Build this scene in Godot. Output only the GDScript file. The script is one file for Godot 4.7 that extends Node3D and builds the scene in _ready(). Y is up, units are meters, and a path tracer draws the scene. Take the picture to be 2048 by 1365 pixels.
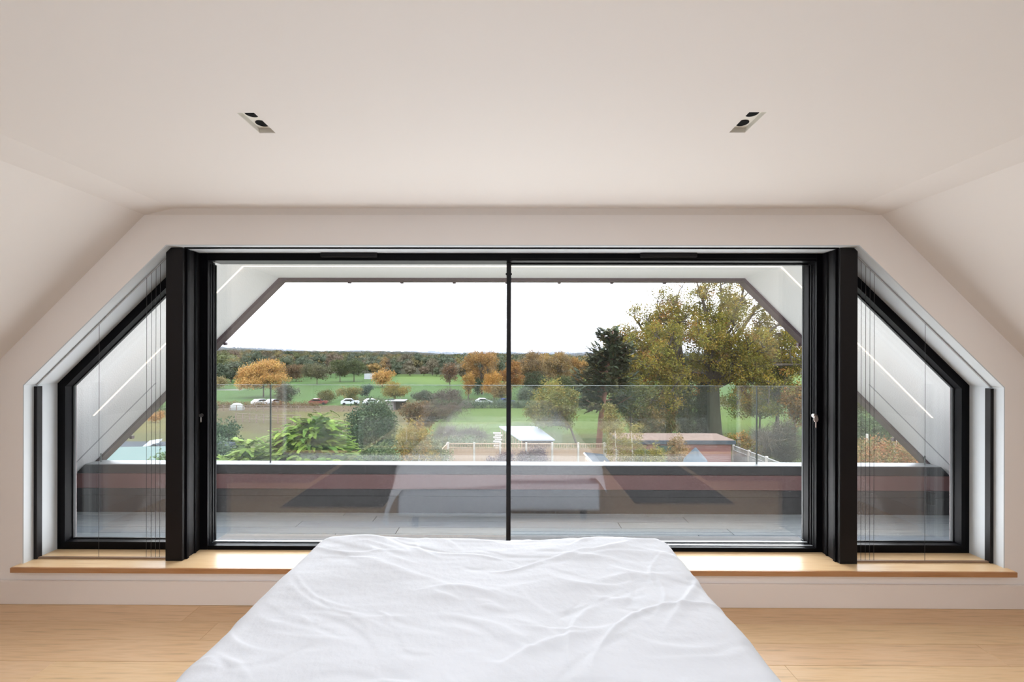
extends Node3D
# A loft bedroom under a mansard roof that looks through a wide gable window over a balcony to autumn fields. Metres; the floor is y = 0, the window lies towards -z.

const F := 900.0                      # focal length in pixels of the 2048 x 1365 frame
const CX := 1017.0
const CY := 707.0
const EYE := Vector3(0, 1.515, 0)
const K_LEAF := 0.54
const K_LAND := 0.30

var eye_basis: Basis
var M := {}
var taken := {}
var rng := RandomNumberGenerator.new()


# ---------------------------------------------------------------- mesh builder
class MB:
	var v := PackedVector3Array()
	var n := PackedVector3Array()
	var uv := PackedVector2Array()
	var c := PackedColorArray()
	var idx := PackedInt32Array()
	var col := Color.WHITE
	var uvo := Vector2.ZERO
	var xf := Transform3D()

	func add(p: Vector3, nn: Vector3, t: Vector2) -> int:
		v.append(xf * p)
		n.append((xf.basis * nn).normalized())
		uv.append(t)
		c.append(col)
		return v.size() - 1

	func auto_uv(p: Vector3, nn: Vector3) -> Vector2:
		var a := nn.abs()
		if a.y >= a.x and a.y >= a.z:
			return Vector2(p.x, p.z) + uvo
		if a.z >= a.x:
			return Vector2(p.x, p.y) + uvo
		return Vector2(p.z, p.y) + uvo

	# a flat polygon (fan) turned to face away from «inside»
	func face(pts: Array, inside: Vector3) -> void:
		var nn: Vector3 = (pts[1] - pts[0]).cross(pts[2] - pts[0])
		if nn.length() < 1e-12 and pts.size() > 3:
			nn = (pts[2] - pts[0]).cross(pts[3] - pts[0])
		nn = nn.normalized()
		var mid := Vector3.ZERO
		for p in pts:
			mid += p
		mid /= pts.size()
		var flip := nn.dot(mid - inside) < 0.0
		if flip:
			nn = -nn
		var at := v.size()
		for p in pts:
			add(p, nn, auto_uv(p, nn))
		for k in range(1, pts.size() - 1):
			if flip:
				idx.append_array([at, at + k, at + k + 1])
			else:
				idx.append_array([at, at + k + 1, at + k])

	func box(lo: Vector3, hi: Vector3, b := 0.0) -> MB:
		var mid := (lo + hi) / 2.0
		var h := (hi - lo) / 2.0
		b = minf(b, minf(h.x, minf(h.y, h.z)) * 0.9)
		var P := func(s: Vector3, ax: int) -> Vector3:
			var q := Vector3(h.x - b, h.y - b, h.z - b)
			q[ax] = h[ax]
			return mid + q * s
		for ax in 3:
			var u := (ax + 1) % 3
			var w := (ax + 2) % 3
			for s in [-1.0, 1.0]:
				var quad := []
				for k in [[-1.0, -1.0], [1.0, -1.0], [1.0, 1.0], [-1.0, 1.0]]:
					var sg := Vector3.ONE
					sg[ax] = s
					sg[u] = k[0]
					sg[w] = k[1]
					quad.append(P.call(sg, ax))
				face(quad, mid)
		if b > 0.0:
			for ax in 3:
				var u := (ax + 1) % 3
				var w := (ax + 2) % 3
				for su in [-1.0, 1.0]:
					for sw in [-1.0, 1.0]:
						var a := Vector3.ONE
						a[u] = su
						a[w] = sw
						var m := a
						m[ax] = -1.0
						face([P.call(a, u), P.call(m, u), P.call(m, w), P.call(a, w)], mid)
			for sx in [-1.0, 1.0]:
				for sy in [-1.0, 1.0]:
					for sz in [-1.0, 1.0]:
						var s := Vector3(sx, sy, sz)
						face([P.call(s, 0), P.call(s, 1), P.call(s, 2)], mid)
		return self

	# a polygon in x, y pulled from z0 to z1
	func prism(poly: PackedVector2Array, z0: float, z1: float) -> MB:
		var t := Geometry2D.triangulate_polygon(poly)
		var zm := (z0 + z1) / 2.0
		for k in range(0, t.size(), 3):
			var p := [poly[t[k]], poly[t[k + 1]], poly[t[k + 2]]]
			for z in [z0, z1]:
				var q := []
				for a in p:
					q.append(Vector3(a.x, a.y, z))
				face(q, Vector3(q[0].x, q[0].y, zm))
		var cw := Geometry2D.is_polygon_clockwise(poly)
		for k in poly.size():
			var a := poly[k]
			var b := poly[(k + 1) % poly.size()]
			var inward := (b - a).orthogonal() * (-1.0 if cw else 1.0)
			var m := (a + b) / 2.0 - inward.normalized() * 0.001
			m = (a + b) / 2.0 + (m - (a + b) / 2.0) * (1.0)
			var test := (a + b) / 2.0 + inward.normalized() * 1e-4
			if not Geometry2D.is_point_in_polygon(test, poly):
				test = (a + b) / 2.0 - inward.normalized() * 1e-4
			face([Vector3(a.x, a.y, z0), Vector3(b.x, b.y, z0), Vector3(b.x, b.y, z1), Vector3(a.x, a.y, z1)], Vector3(test.x, test.y, zm))
		return self

	func tube(path: Array, radii: Array, sides := 6, capped := true) -> MB:
		var ref := Vector3(0.31, 0.2, 0.93).normalized()
		var rings := []
		for k in path.size():
			var d: Vector3 = (path[mini(k + 1, path.size() - 1)] - path[maxi(k - 1, 0)]).normalized()
			if absf(d.dot(ref)) > 0.95:
				ref = Vector3(0.9, 0.1, 0.2).normalized()
			var a := d.cross(ref).normalized()
			var b := d.cross(a)
			var ring := []
			for j in sides:
				var th := TAU * j / sides
				var o := a * cos(th) + b * sin(th)
				ring.append(add(path[k] + o * radii[k], o, Vector2(float(j) / sides, k)))
			rings.append(ring)
		for k in path.size() - 1:
			for j in sides:
				var j2 := (j + 1) % sides
				idx.append_array([rings[k][j], rings[k + 1][j2], rings[k][j2], rings[k][j], rings[k + 1][j], rings[k + 1][j2]])
		if capped:
			for e in [0, path.size() - 1]:
				var pts := []
				for j in sides:
					var th2 := 0.0
					pts.append(xf.affine_inverse() * v[rings[e][j]])
				var other: Vector3 = path[1] if e == 0 else path[e - 1]
				face(pts, other)
		return self

	# one leaf: a bent diamond
	func leaf(p: Vector3, along: Vector3, across: Vector3) -> void:
		var up := across.cross(along).normalized()
		var at := v.size()
		var pts := [p, p + along * 0.5 + across * 0.5 + up * 0.08 * across.length(), p + along, p + along * 0.5 - across * 0.5 + up * 0.08 * across.length()]
		for q in pts:
			add(q, up, Vector2.ZERO)
		idx.append_array([at, at + 2, at + 1, at, at + 3, at + 2])

	func ball(centre: Vector3, r: Vector3, rings := 4, segs := 6) -> void:
		var at := v.size()
		for i in rings + 1:
			var th := PI * i / rings
			for j in segs:
				var ph := TAU * j / segs
				var o := Vector3(sin(th) * cos(ph), cos(th), sin(th) * sin(ph))
				add(centre + o * r, o, Vector2.ZERO)
		for i in rings:
			for j in segs:
				var j2 := (j + 1) % segs
				var a := at + i * segs + j
				var b := at + i * segs + j2
				idx.append_array([a, b + segs, b, a, a + segs, b + segs])

	func mesh() -> ArrayMesh:
		var arr := []
		arr.resize(Mesh.ARRAY_MAX)
		arr[Mesh.ARRAY_VERTEX] = v
		arr[Mesh.ARRAY_NORMAL] = n
		arr[Mesh.ARRAY_TEX_UV] = uv
		arr[Mesh.ARRAY_COLOR] = c
		arr[Mesh.ARRAY_INDEX] = idx
		var am := ArrayMesh.new()
		am.add_surface_from_arrays(Mesh.PRIMITIVE_TRIANGLES, arr)
		return am


# ---------------------------------------------------------------- naming
func numbered(called: String) -> String:
	var k: int = taken.get(called, 0)
	taken[called] = k + 1
	return called if k == 0 else "%s_%03d" % [called, k]


func thing(called: String, label: String, category: String, at := Vector3.ZERO, group := "") -> Node3D:
	var o := Node3D.new()
	o.name = numbered(called)
	add_child(o)
	o.position = at
	tag(o, label, category, group)
	return o


func tag(o: Node, label: String, category: String, group := "") -> Node:
	o.set_meta("label", label)
	o.set_meta("category", category)
	if group:
		o.set_meta("group", group)
	return o


# commits a mesh as one named MeshInstance3D; world coordinates are made local to the parent thing
func obj(called: String, mb: MB, mat: Material, parent: Node = self, stuff := false) -> MeshInstance3D:
	var o := MeshInstance3D.new()
	o.name = numbered(called) if parent == self else called
	if parent != self and parent is Node3D:
		var off := Vector3.ZERO
		var q: Node = parent
		while q != self:
			off += (q as Node3D).position
			q = q.get_parent()
		if off != Vector3.ZERO:
			for k in mb.v.size():
				mb.v[k] -= off
	o.mesh = mb.mesh()
	o.material_override = mat
	parent.add_child(o, true)
	if stuff:
		o.set_meta("kind", "stuff")
	return o


func struct(called: String, mb: MB, mat: Material, label: String, category := "") -> MeshInstance3D:
	var o := obj(called, mb, mat)
	o.set_meta("kind", "structure")
	o.set_meta("label", label)
	o.set_meta("category", category if category else called.get_slice("_", 0))
	return o


func struct_root(called: String, label: String, category := "") -> Node3D:
	var o := thing(called, label, category if category else called.get_slice("_", 0))
	o.set_meta("kind", "structure")
	return o


# the point at depth d behind pixel (px, py)
func at(px: float, py: float, d: float) -> Vector3:
	var dir := eye_basis * Vector3((px - CX) / F, -(py - CY) / F, -1.0)
	return EYE + dir * (d / -dir.z)


# ---------------------------------------------------------------- materials
func mat(color: Color, rough := 0.8, metal := 0.0, spec := 0.5) -> StandardMaterial3D:
	var m := StandardMaterial3D.new()
	m.albedo_color = color
	m.roughness = rough
	m.metallic = metal
	m.metallic_specular = spec
	return m


func noise_tex(freq: float, ramp: Array, w := 512, h := 512, sd := 1, oct := 4, kind := FastNoiseLite.TYPE_SIMPLEX_SMOOTH) -> NoiseTexture2D:
	var fn := FastNoiseLite.new()
	fn.noise_type = kind
	fn.frequency = freq
	fn.seed = sd
	fn.fractal_octaves = oct
	var t := NoiseTexture2D.new()
	t.width = w
	t.height = h
	t.seamless = true
	t.noise = fn
	if ramp.size():
		var g := Gradient.new()
		var offs := PackedFloat32Array()
		var cols := PackedColorArray()
		for k in ramp.size():
			offs.append(float(k) / maxf(1.0, ramp.size() - 1))
			cols.append(ramp[k])
		g.offsets = offs
		g.colors = cols
		t.color_ramp = g
	return t


func wood(base: Color, dark: Color, rough: float, sd: int, sx := 0.35, sy := 5.0) -> StandardMaterial3D:
	var m := mat(Color.WHITE, rough)
	m.albedo_texture = noise_tex(0.012, [dark, base.lerp(dark, 0.35), base, base.lightened(0.06), base.lerp(dark, 0.2), base], 512, 512, sd, 5)
	m.uv1_scale = Vector3(sx, sy, 1)
	return m


func leaf_mat(back := 0.35) -> StandardMaterial3D:
	var m := mat(Color.WHITE, 0.75, 0.0, 0.3)
	m.vertex_color_use_as_albedo = true
	m.cull_mode = BaseMaterial3D.CULL_DISABLED
	if back > 0.0:
		m.backlight_enabled = true
		m.backlight = Color(back, back, back).linear_to_srgb()
	return m


func lin(r: int, g: int, b: int, k := 1.0) -> Color:
	var c := Color8(r, g, b).srgb_to_linear()
	return Color(c.r * k, c.g * k, c.b * k)


func make_materials() -> void:
	M.wall = mat(Color8(246, 240, 236), 0.92, 0.0, 0.3)
	M.dark_wall = mat(Color8(74, 66, 61), 0.7)  # unseen back wall and wardrobes, dark for the glass reflections
	M.unseen_rug = mat(Color8(70, 68, 70), 0.95)  # unseen floor covering, dark for the glass reflections
	M.ceiling = mat(Color8(228, 222, 217), 0.92, 0.0, 0.3)
	M.lining = mat(Color8(210, 216, 220), 0.6, 0.0, 0.4)  # cool daylight tint on the reveals put into this colour
	M.skirting = mat(Color8(242, 233, 226), 0.55)
	M.black = mat(Color8(11, 11, 14), 0.4, 0.0, 0.2)
	M.black_soft = mat(Color8(18, 16, 18), 0.5, 0.0, 0.35)
	M.track = mat(Color8(140, 114, 92), 0.5)
	M.cord = mat(Color8(60, 58, 60), 0.6)
	M.well = mat(Color8(9, 8, 9), 0.7, 0.0, 0.2)
	M.trimless = mat(Color8(226, 222, 212), 0.7)
	M.steel = mat(Color8(190, 186, 182), 0.3, 0.9)
	M.key = mat(Color8(222, 205, 195), 0.35, 0.7)
	M.spacer = mat(Color8(60, 61, 63), 0.6)
	M.alu = mat(Color8(205, 208, 210), 0.35, 0.6)
	M.glass = mat(Color(1, 1, 1, 0.0), 0.0)
	M.glass.transparency = BaseMaterial3D.TRANSPARENCY_ALPHA
	M.glass.metallic_specular = 0.455
	M.guard = mat(Color(0.72, 0.92, 0.86, 0.014), 0.0)
	M.guard.transparency = BaseMaterial3D.TRANSPARENCY_ALPHA
	M.glass_edge = mat(Color8(120, 136, 132), 0.3)
	M.glass_seam = mat(Color8(74, 80, 78), 0.3)
	M.floor = []
	for k in 5:
		var b: Color = [Color8(226, 189, 148), Color8(221, 183, 141), Color8(230, 195, 155), Color8(218, 181, 142), Color8(227, 191, 146)][k]
		M.floor.append(wood(b, b.darkened(0.13), 0.42, 11 + k))
	M.sill = wood(Color8(236, 202, 156), Color8(218, 178, 130), 0.3, 21)
	M.sill_edge = wood(Color8(182, 132, 88), Color8(160, 112, 72), 0.4, 22)
	M.sheet = mat(Color8(222, 225, 231), 0.9, 0.0, 0.3)
	M.sheet.rim_enabled = true
	M.sheet.rim = 0.15
	M.sheet.heightmap_enabled = true
	M.sheet.heightmap_texture = noise_tex(0.02, [], 512, 512, 5, 5)
	M.sheet.heightmap_scale = 0.1
	M.sheet.uv1_triplanar = true
	M.sheet.uv1_scale = Vector3(2.2, 2.2, 2.2)
	M.bed = mat(Color8(206, 213, 222), 0.85)
	M.bed_leg = mat(Color8(60, 60, 62), 0.5)
	M.deck = []
	for k in 4:
		var b: Color = [Color8(140, 149, 155), Color8(132, 142, 149), Color8(146, 154, 158), Color8(136, 145, 153)][k]
		M.deck.append(wood(b, b.darkened(0.14), 0.8, 31 + k, 0.3, 6.0))
	M.upstand = mat(Color8(36, 35, 38), 0.6)
	M.upstand_pink = mat(Color8(112, 76, 74), 0.6)
	M.coping = mat(Color8(160, 164, 166), 0.4)
	M.pink = mat(Color8(176, 130, 128), 0.6)
	M.soffit = mat(Color8(226, 225, 224), 0.8)
	M.soffit.heightmap_enabled = true
	M.soffit.heightmap_texture = noise_tex(0.09, [], 256, 256, 8, 3)
	M.soffit.heightmap_scale = 0.25
	M.soffit.uv1_triplanar = true
	M.soffit.uv1_scale = Vector3(3, 3, 3)
	M.fascia = mat(Color8(78, 62, 66), 0.55)
	M.gap = mat(Color8(176, 176, 178), 0.8)
	M.led = mat(Color8(255, 240, 222), 0.6)
	M.led.emission_enabled = true
	M.led.emission = Color8(255, 236, 212)
	M.led.emission_energy_multiplier = 1.5
	M.bark = mat(Color8(72, 64, 54), 0.95)
	M.rail = mat(Color8(116, 102, 90), 0.95)
	M.bark_ivy = mat(Color8(60, 60, 44), 0.95)
	M.bark_red = mat(Color8(112, 78, 64), 0.95)
	M.bark_pale = mat(Color8(196, 190, 182), 0.9)
	M.leaf = leaf_mat()
	M.needle = leaf_mat(0.15)
	M.land = mat(Color.WHITE, 0.95, 0.0, 0.2)
	M.land.vertex_color_use_as_albedo = true


# ---------------------------------------------------------------- start
func _ready() -> void:
	rng.seed = 20240607
	eye_basis = Basis.from_euler(Vector3(0, deg_to_rad(0.32), deg_to_rad(0.11)))
	var cam := Camera3D.new()
	cam.name = "camera"
	cam.projection = Camera3D.PROJECTION_FRUSTUM
	cam.near = 0.05
	cam.far = 6000.0
	cam.size = cam.near * 1365.0 / F
	cam.frustum_offset = Vector2((1024.0 - CX) / F, (CY - 682.5) / F) * cam.near
	cam.transform = Transform3D(eye_basis, EYE)
	add_child(cam)
	cam.current = true

	var we := WorldEnvironment.new()
	we.name = "environment"
	var env := Environment.new()
	env.background_mode = Environment.BG_SKY
	var sky := Sky.new()
	var sm := ProceduralSkyMaterial.new()
	sm.sky_top_color = Color(0.90, 0.93, 0.97)
	sm.sky_horizon_color = Color(0.975, 0.975, 0.98)
	sm.sky_curve = 0.2
	sm.ground_bottom_color = Color(0.34, 0.36, 0.30)
	sm.ground_horizon_color = Color(0.40, 0.42, 0.38)
	sm.ground_energy_multiplier = 1.0
	sm.sky_energy_multiplier = 2.1
	sky.sky_material = sm
	env.sky = sky
	env.tonemap_mode = Environment.TONE_MAPPER_LINEAR
	env.tonemap_exposure = 1.0
	env.volumetric_fog_enabled = true       # only for the bank of haze over the far hills
	env.volumetric_fog_density = 0.0
	env.sdfgi_enabled = true
	env.ssao_enabled = true
	env.ssil_enabled = true
	we.environment = env
	add_child(we)

	# unseen lamps boosting the balcony and window daylight, then two added fill lamps
	area_lamp("daylight_balcony", Vector3(0, 1.34, -4.55), Vector2(6.0, 1.6), 0.32, 0.0)
	area_lamp("daylight_window", Vector3(0, 1.17, -3.25), Vector2(5.4, 1.8), 1.55, 0.0)
	area_lamp("unseen_deck_lamp", Vector3(0, 0.36, -3.36), Vector2(5.6, 0.7), 4.7, 48.0)  # unseen lamp for daylight off the deck, lights the ceiling
	area_lamp("added_rear_fill", Vector3(-0.3, 2.0, 2.97), Vector2(3.8, 0.58), 5.2, 180.0)  # added fill behind the camera, brightens the window wall and slopes
	area_lamp("added_roof_fill", Vector3(0, 2.40, 0.82), Vector2(2.1, 1.5), 2.1, -90.0)  # added fill from above, brightens bed, floor and walls

	make_materials()
	build_room()
	build_windows()
	build_screens()
	build_balcony()
	build_bed()
	build_downlights()
	build_land()


func area_lamp(called: String, where: Vector3, size: Vector2, radiance: float, tilt: float) -> void:
	var l := AreaLight3D.new()
	l.name = called
	l.position = where
	l.basis = Basis(Vector3.UP, PI) * Basis(Vector3.RIGHT, deg_to_rad(tilt))   # shines towards +z, into the house, tilted up
	l.area_size = size
	l.area_normalize_energy = true
	l.light_energy = radiance * size.x * size.y / PI
	l.light_color = Color(0.972, 0.982, 0.99)
	l.area_range = 30.0
	l.shadow_enabled = true
	add_child(l)


# ---------------------------------------------------------------- room
const WZ := -2.7                       # inner face of the window wall
const GZ := -2.9                       # front of the window frames
const SILL := 0.239
const HEAD := 2.166
const OPEN_X := 2.946
const EAVE_Y := 1.317                  # where the opening's upright side meets its slope
const OPEN_TOP_X := 2.08
const PX := 2.21                       # room profile: corner of the slope
const PY := 2.346


func V(x: float, y: float, z: float) -> Vector3:
	return Vector3(x, y, z)


func poly(a: Array) -> PackedVector2Array:
	var p := PackedVector2Array()
	for k in range(0, a.size(), 2):
		p.append(Vector2(a[k], a[k + 1]))
	return p


func build_room() -> void:
	var kx := 3.6
	var ky := PY - (kx - PX)
	var w := MB.new()
	w.box(V(-kx - 0.2, -0.2, -3.0), V(kx + 0.2, SILL - 0.032, WZ))
	for s in [-1.0, 1.0]:
		w.prism(poly([-3.8 * s, SILL - 0.032, -OPEN_X * s, SILL - 0.032, -OPEN_X * s, EAVE_Y, -OPEN_TOP_X * s, HEAD, -OPEN_TOP_X * s, 2.6, -3.0 * s, 2.6, -3.8 * s, 1.5]), -3.0, WZ)
	w.box(V(-OPEN_TOP_X, HEAD, -3.0), V(OPEN_TOP_X, 2.6, WZ))
	struct("wall_front", w, M.wall, "warm white plaster wall with the wide six-sided window opening", "wall")
	for s in [-1.0, 1.0]:
		struct("wall_left" if s < 0 else "wall_right", MB.new().box(V(minf(s * kx, s * (kx + 0.2)), -0.2, -3.0), V(maxf(s * kx, s * (kx + 0.2)), ky + 0.3, 3.2)), M.wall, "low white knee wall under the %s roof slope" % ("left" if s < 0 else "right"), "wall")
	var wb := MB.new().box(V(-3.8, -0.2, 3.0), V(3.8, 1.7, 3.2))
	wb.box(V(-3.8, 2.3, 3.0), V(3.8, 2.7, 3.2))
	wb.box(V(-3.8, 1.7, 3.0), V(-2.21, 2.3, 3.2))
	wb.box(V(1.61, 1.7, 3.0), V(3.8, 2.3, 3.2))
	var rw := struct_root("window_4", "added long high window behind the bed, out of view, holding a fill lamp", "window")  # added window, out of view, the frame for a fill lamp
	for y in [[1.7, 1.74], [2.26, 2.3]]:
		obj("rail", MB.new().box(V(-2.21, y[0], 3.04), V(1.61, y[1], 3.12), 0.003), M.black, rw)
	for x in [-2.21, -0.32, 1.57]:
		obj("stile", MB.new().box(V(x, 1.74, 3.04), V(x + 0.04, 2.26, 3.12), 0.003), M.black, rw)
	for x in [[-2.17, -0.32], [-0.28, 1.57]]:
		obj("pane", MB.new().box(V(x[0], 1.74, 3.075), V(x[1], 2.26, 3.085)), M.glass, rw)
	struct("wall_back", wb, M.dark_wall, "unseen dark brown wall behind the head of the bed, darkening the glass reflections", "wall")  # out of view, kept dark so the window reflects little

	var ceil_root := struct_root("ceiling", "warm white ceiling with flat centre and sloping sides")
	var flat := MB.new()
	var fy := 2.375
	var xs := [-2.01, LX0, LX0 + 0.063, RX0, RX0 + 0.063, 2.01]
	var zs := [0.03, LZ1, LZ0, -2.67]
	for i in xs.size() - 1:
		for j in zs.size() - 1:
			if j == 1 and (i == 1 or i == 3):
				continue
			flat.box(V(xs[i], fy, zs[j + 1]), V(xs[i + 1], fy + 0.2, zs[j]))
	flat.box(V(-2.4, fy + 0.2, -3.0), V(2.4, fy + 0.3, 0.03))
	flat.box(V(-2.01, fy, 1.61), V(2.01, fy + 0.3, 3.1))
	for s in [-1.0, 1.0]:
		flat.box(V(minf(s * 1.1, s * 2.01), fy, 0.03), V(maxf(s * 1.1, s * 2.01), fy + 0.3, 1.61))
	obj("flat_panel", flat, M.ceiling, ceil_root)
	var band := MB.new()
	band.prism(poly([-2.67 * -1.0, fy, -2.67 * -1.0, fy + 0.2, 2.75, fy + 0.2, 2.75, PY - 0.04, 2.70, PY]), -2.3, 2.3)
	for k in band.v.size():                # turned so that it runs along the window wall
		var p := band.v[k]
		band.v[k] = V(p.z, p.y, -p.x)
		var q := band.n[k]
		band.n[k] = V(q.z, q.y, -q.x)
	obj("edge_strip", band, M.ceiling, ceil_root)
	for s in [-1.0, 1.0]:
		obj("side_strip", MB.new().prism(poly([2.01 * s, fy, PX * s, PY, (PX + 0.1) * s, PY + 0.1, (PX + 0.1) * s, fy + 0.25, 2.01 * s, fy + 0.2]), -2.72, 3.1), M.ceiling, ceil_root)
		obj("slope_panel", MB.new().prism(poly([PX * s, PY, (kx + 0.1) * s, ky - 0.1, (kx + 0.3) * s, ky + 0.1, (PX + 0.1) * s, fy + 0.25, (PX) * s, PY + 0.05]), -2.72, 3.1), M.ceiling, ceil_root)

	# added roof opening, out of view, for a fill lamp over the bed
	var rl := struct_root("window_3", "added flat roof window over the head of the bed, out of view, holding a fill lamp", "added_rooflight")
	for s in [-1.0, 1.0]:
		obj("frame", MB.new().box(V(minf(s * 1.06, s * 1.1), fy + 0.2, 0.03), V(maxf(s * 1.06, s * 1.1), fy + 0.32, 1.61), 0.004), M.black, rl)
	for z2 in [0.05, 1.59]:
		obj("frame", MB.new().box(V(-1.06, fy + 0.2, z2 - 0.02), V(1.06, fy + 0.32, z2 + 0.02), 0.004), M.black, rl)
	obj("pane", MB.new().box(V(-1.06, fy + 0.28, 0.07), V(1.06, fy + 0.29, 1.57)), M.glass, rl)

	var fl := struct_root("floor", "light oak plank floor")
	obj("subfloor", MB.new().box(V(-3.8, -0.2, -2.75), V(3.8, -0.016, 3.1)), M.black_soft, fl)
	var pitch := 0.165
	var z := WZ + 0.01
	var row := 0
	while z < 3.0:
		var x := -3.6 - rng.randf() * 2.6
		while x < 3.6:
			var len := rng.randf_range(2.6, 3.8)
			var a := maxf(x, -3.6)
			var b := minf(x + len, 3.6)
			if b - a > 0.05:
				var pl := MB.new()
				pl.uvo = Vector2(rng.randf() * 9.0, rng.randf() * 9.0)
				pl.box(V(a + 0.0006, -0.016, z + 0.0006), V(b - 0.0006, 0.0, z + pitch - 0.0006), 0.0012)
				obj("plank", pl, M.floor[rng.randi() % 5], fl)
			x += len
		z += pitch
		row += 1

	struct("baseboard_front", MB.new().box(V(-3.6, 0.0, WZ), V(3.6, 0.142, WZ + 0.016), 0.003), M.skirting, "white skirting board under the window", "baseboard")
	for s in [-1.0, 1.0]:
		struct("baseboard_left" if s < 0 else "baseboard_right", MB.new().box(V(minf(s * 3.584, s * 3.6), 0.0, WZ + 0.016), V(maxf(s * 3.584, s * 3.6), 0.142, 3.0), 0.003), M.skirting, "white skirting board under the %s roof slope" % ("left" if s < 0 else "right"), "baseboard")
	struct("baseboard_back", MB.new().box(V(-3.584, 0.0, 2.984), V(3.584, 0.142, 3.0), 0.003), M.skirting, "white skirting board on the wall behind the bed", "baseboard")

	# the oak sill and the white lining of the opening
	var sl := struct_root("trim_1", "thick oak sill board along the window", "sill")
	for k in 3:
		var sx := [-2.962, -0.95, 1.02, 2.962]
		var sb := MB.new()
		sb.uvo = Vector2(k * 3.3, k * 0.7)
		sb.box(V(sx[k], SILL - 0.03, -2.965), V(sx[k + 1], SILL, -2.656), 0.001)
		obj("board", sb, M.sill, sl)
	obj("edge_strip", MB.new().box(V(-2.962, SILL - 0.03, -2.656), V(2.962, SILL, -2.644), 0.002), M.sill_edge, sl)
	var ln := struct_root("trim_2", "white lining of the window opening, cool daylight tint in its colour", "reveal")
	var t := 0.006
	for s in [-1.0, 1.0]:
		obj("upright_panel", MB.new().box(V(minf(s * (OPEN_X - t), s * OPEN_X), SILL, -2.995), V(maxf(s * (OPEN_X - t), s * OPEN_X), EAVE_Y, WZ)), M.lining, ln)
		obj("slope_panel", MB.new().prism(poly([OPEN_X * s, EAVE_Y, OPEN_TOP_X * s, HEAD, OPEN_TOP_X * s, HEAD - t * 1.41, (OPEN_X - t) * s, EAVE_Y - t * 0.42]), -2.995, WZ), M.lining, ln)
	obj("head_panel", MB.new().box(V(-OPEN_TOP_X, HEAD - t, -2.995), V(OPEN_TOP_X, HEAD, WZ)), M.lining, ln)


# ---------------------------------------------------------------- windows and sliding door
func inset(p: PackedVector2Array, d: float) -> PackedVector2Array:
	var r := PackedVector2Array()
	var nn := p.size()
	var cw := Geometry2D.is_polygon_clockwise(p)
	for k in nn:
		var a := p[(k + nn - 1) % nn]
		var b := p[k]
		var c := p[(k + 1) % nn]
		var d1 := (b - a).normalized()
		var d2 := (c - b).normalized()
		var n1 := Vector2(-d1.y, d1.x) * (-1.0 if cw else 1.0)
		var n2 := Vector2(-d2.y, d2.x) * (-1.0 if cw else 1.0)
		if Geometry2D.is_polygon_clockwise(p) != cw:
			n1 = -n1
		var m := (n1 + n2).normalized()
		r.append(b + m * d / maxf(0.2, m.dot(n1)))
	return r


func ring(parent: Node, p: PackedVector2Array, width: float, z0: float, z1: float, m: Material, names: Array) -> void:
	var q := inset(p, width)
	for k in p.size():
		var k2 := (k + 1) % p.size()
		obj(names[k], MB.new().prism(PackedVector2Array([p[k], p[k2], q[k2], q[k]]), z0, z1), m, parent)


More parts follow.
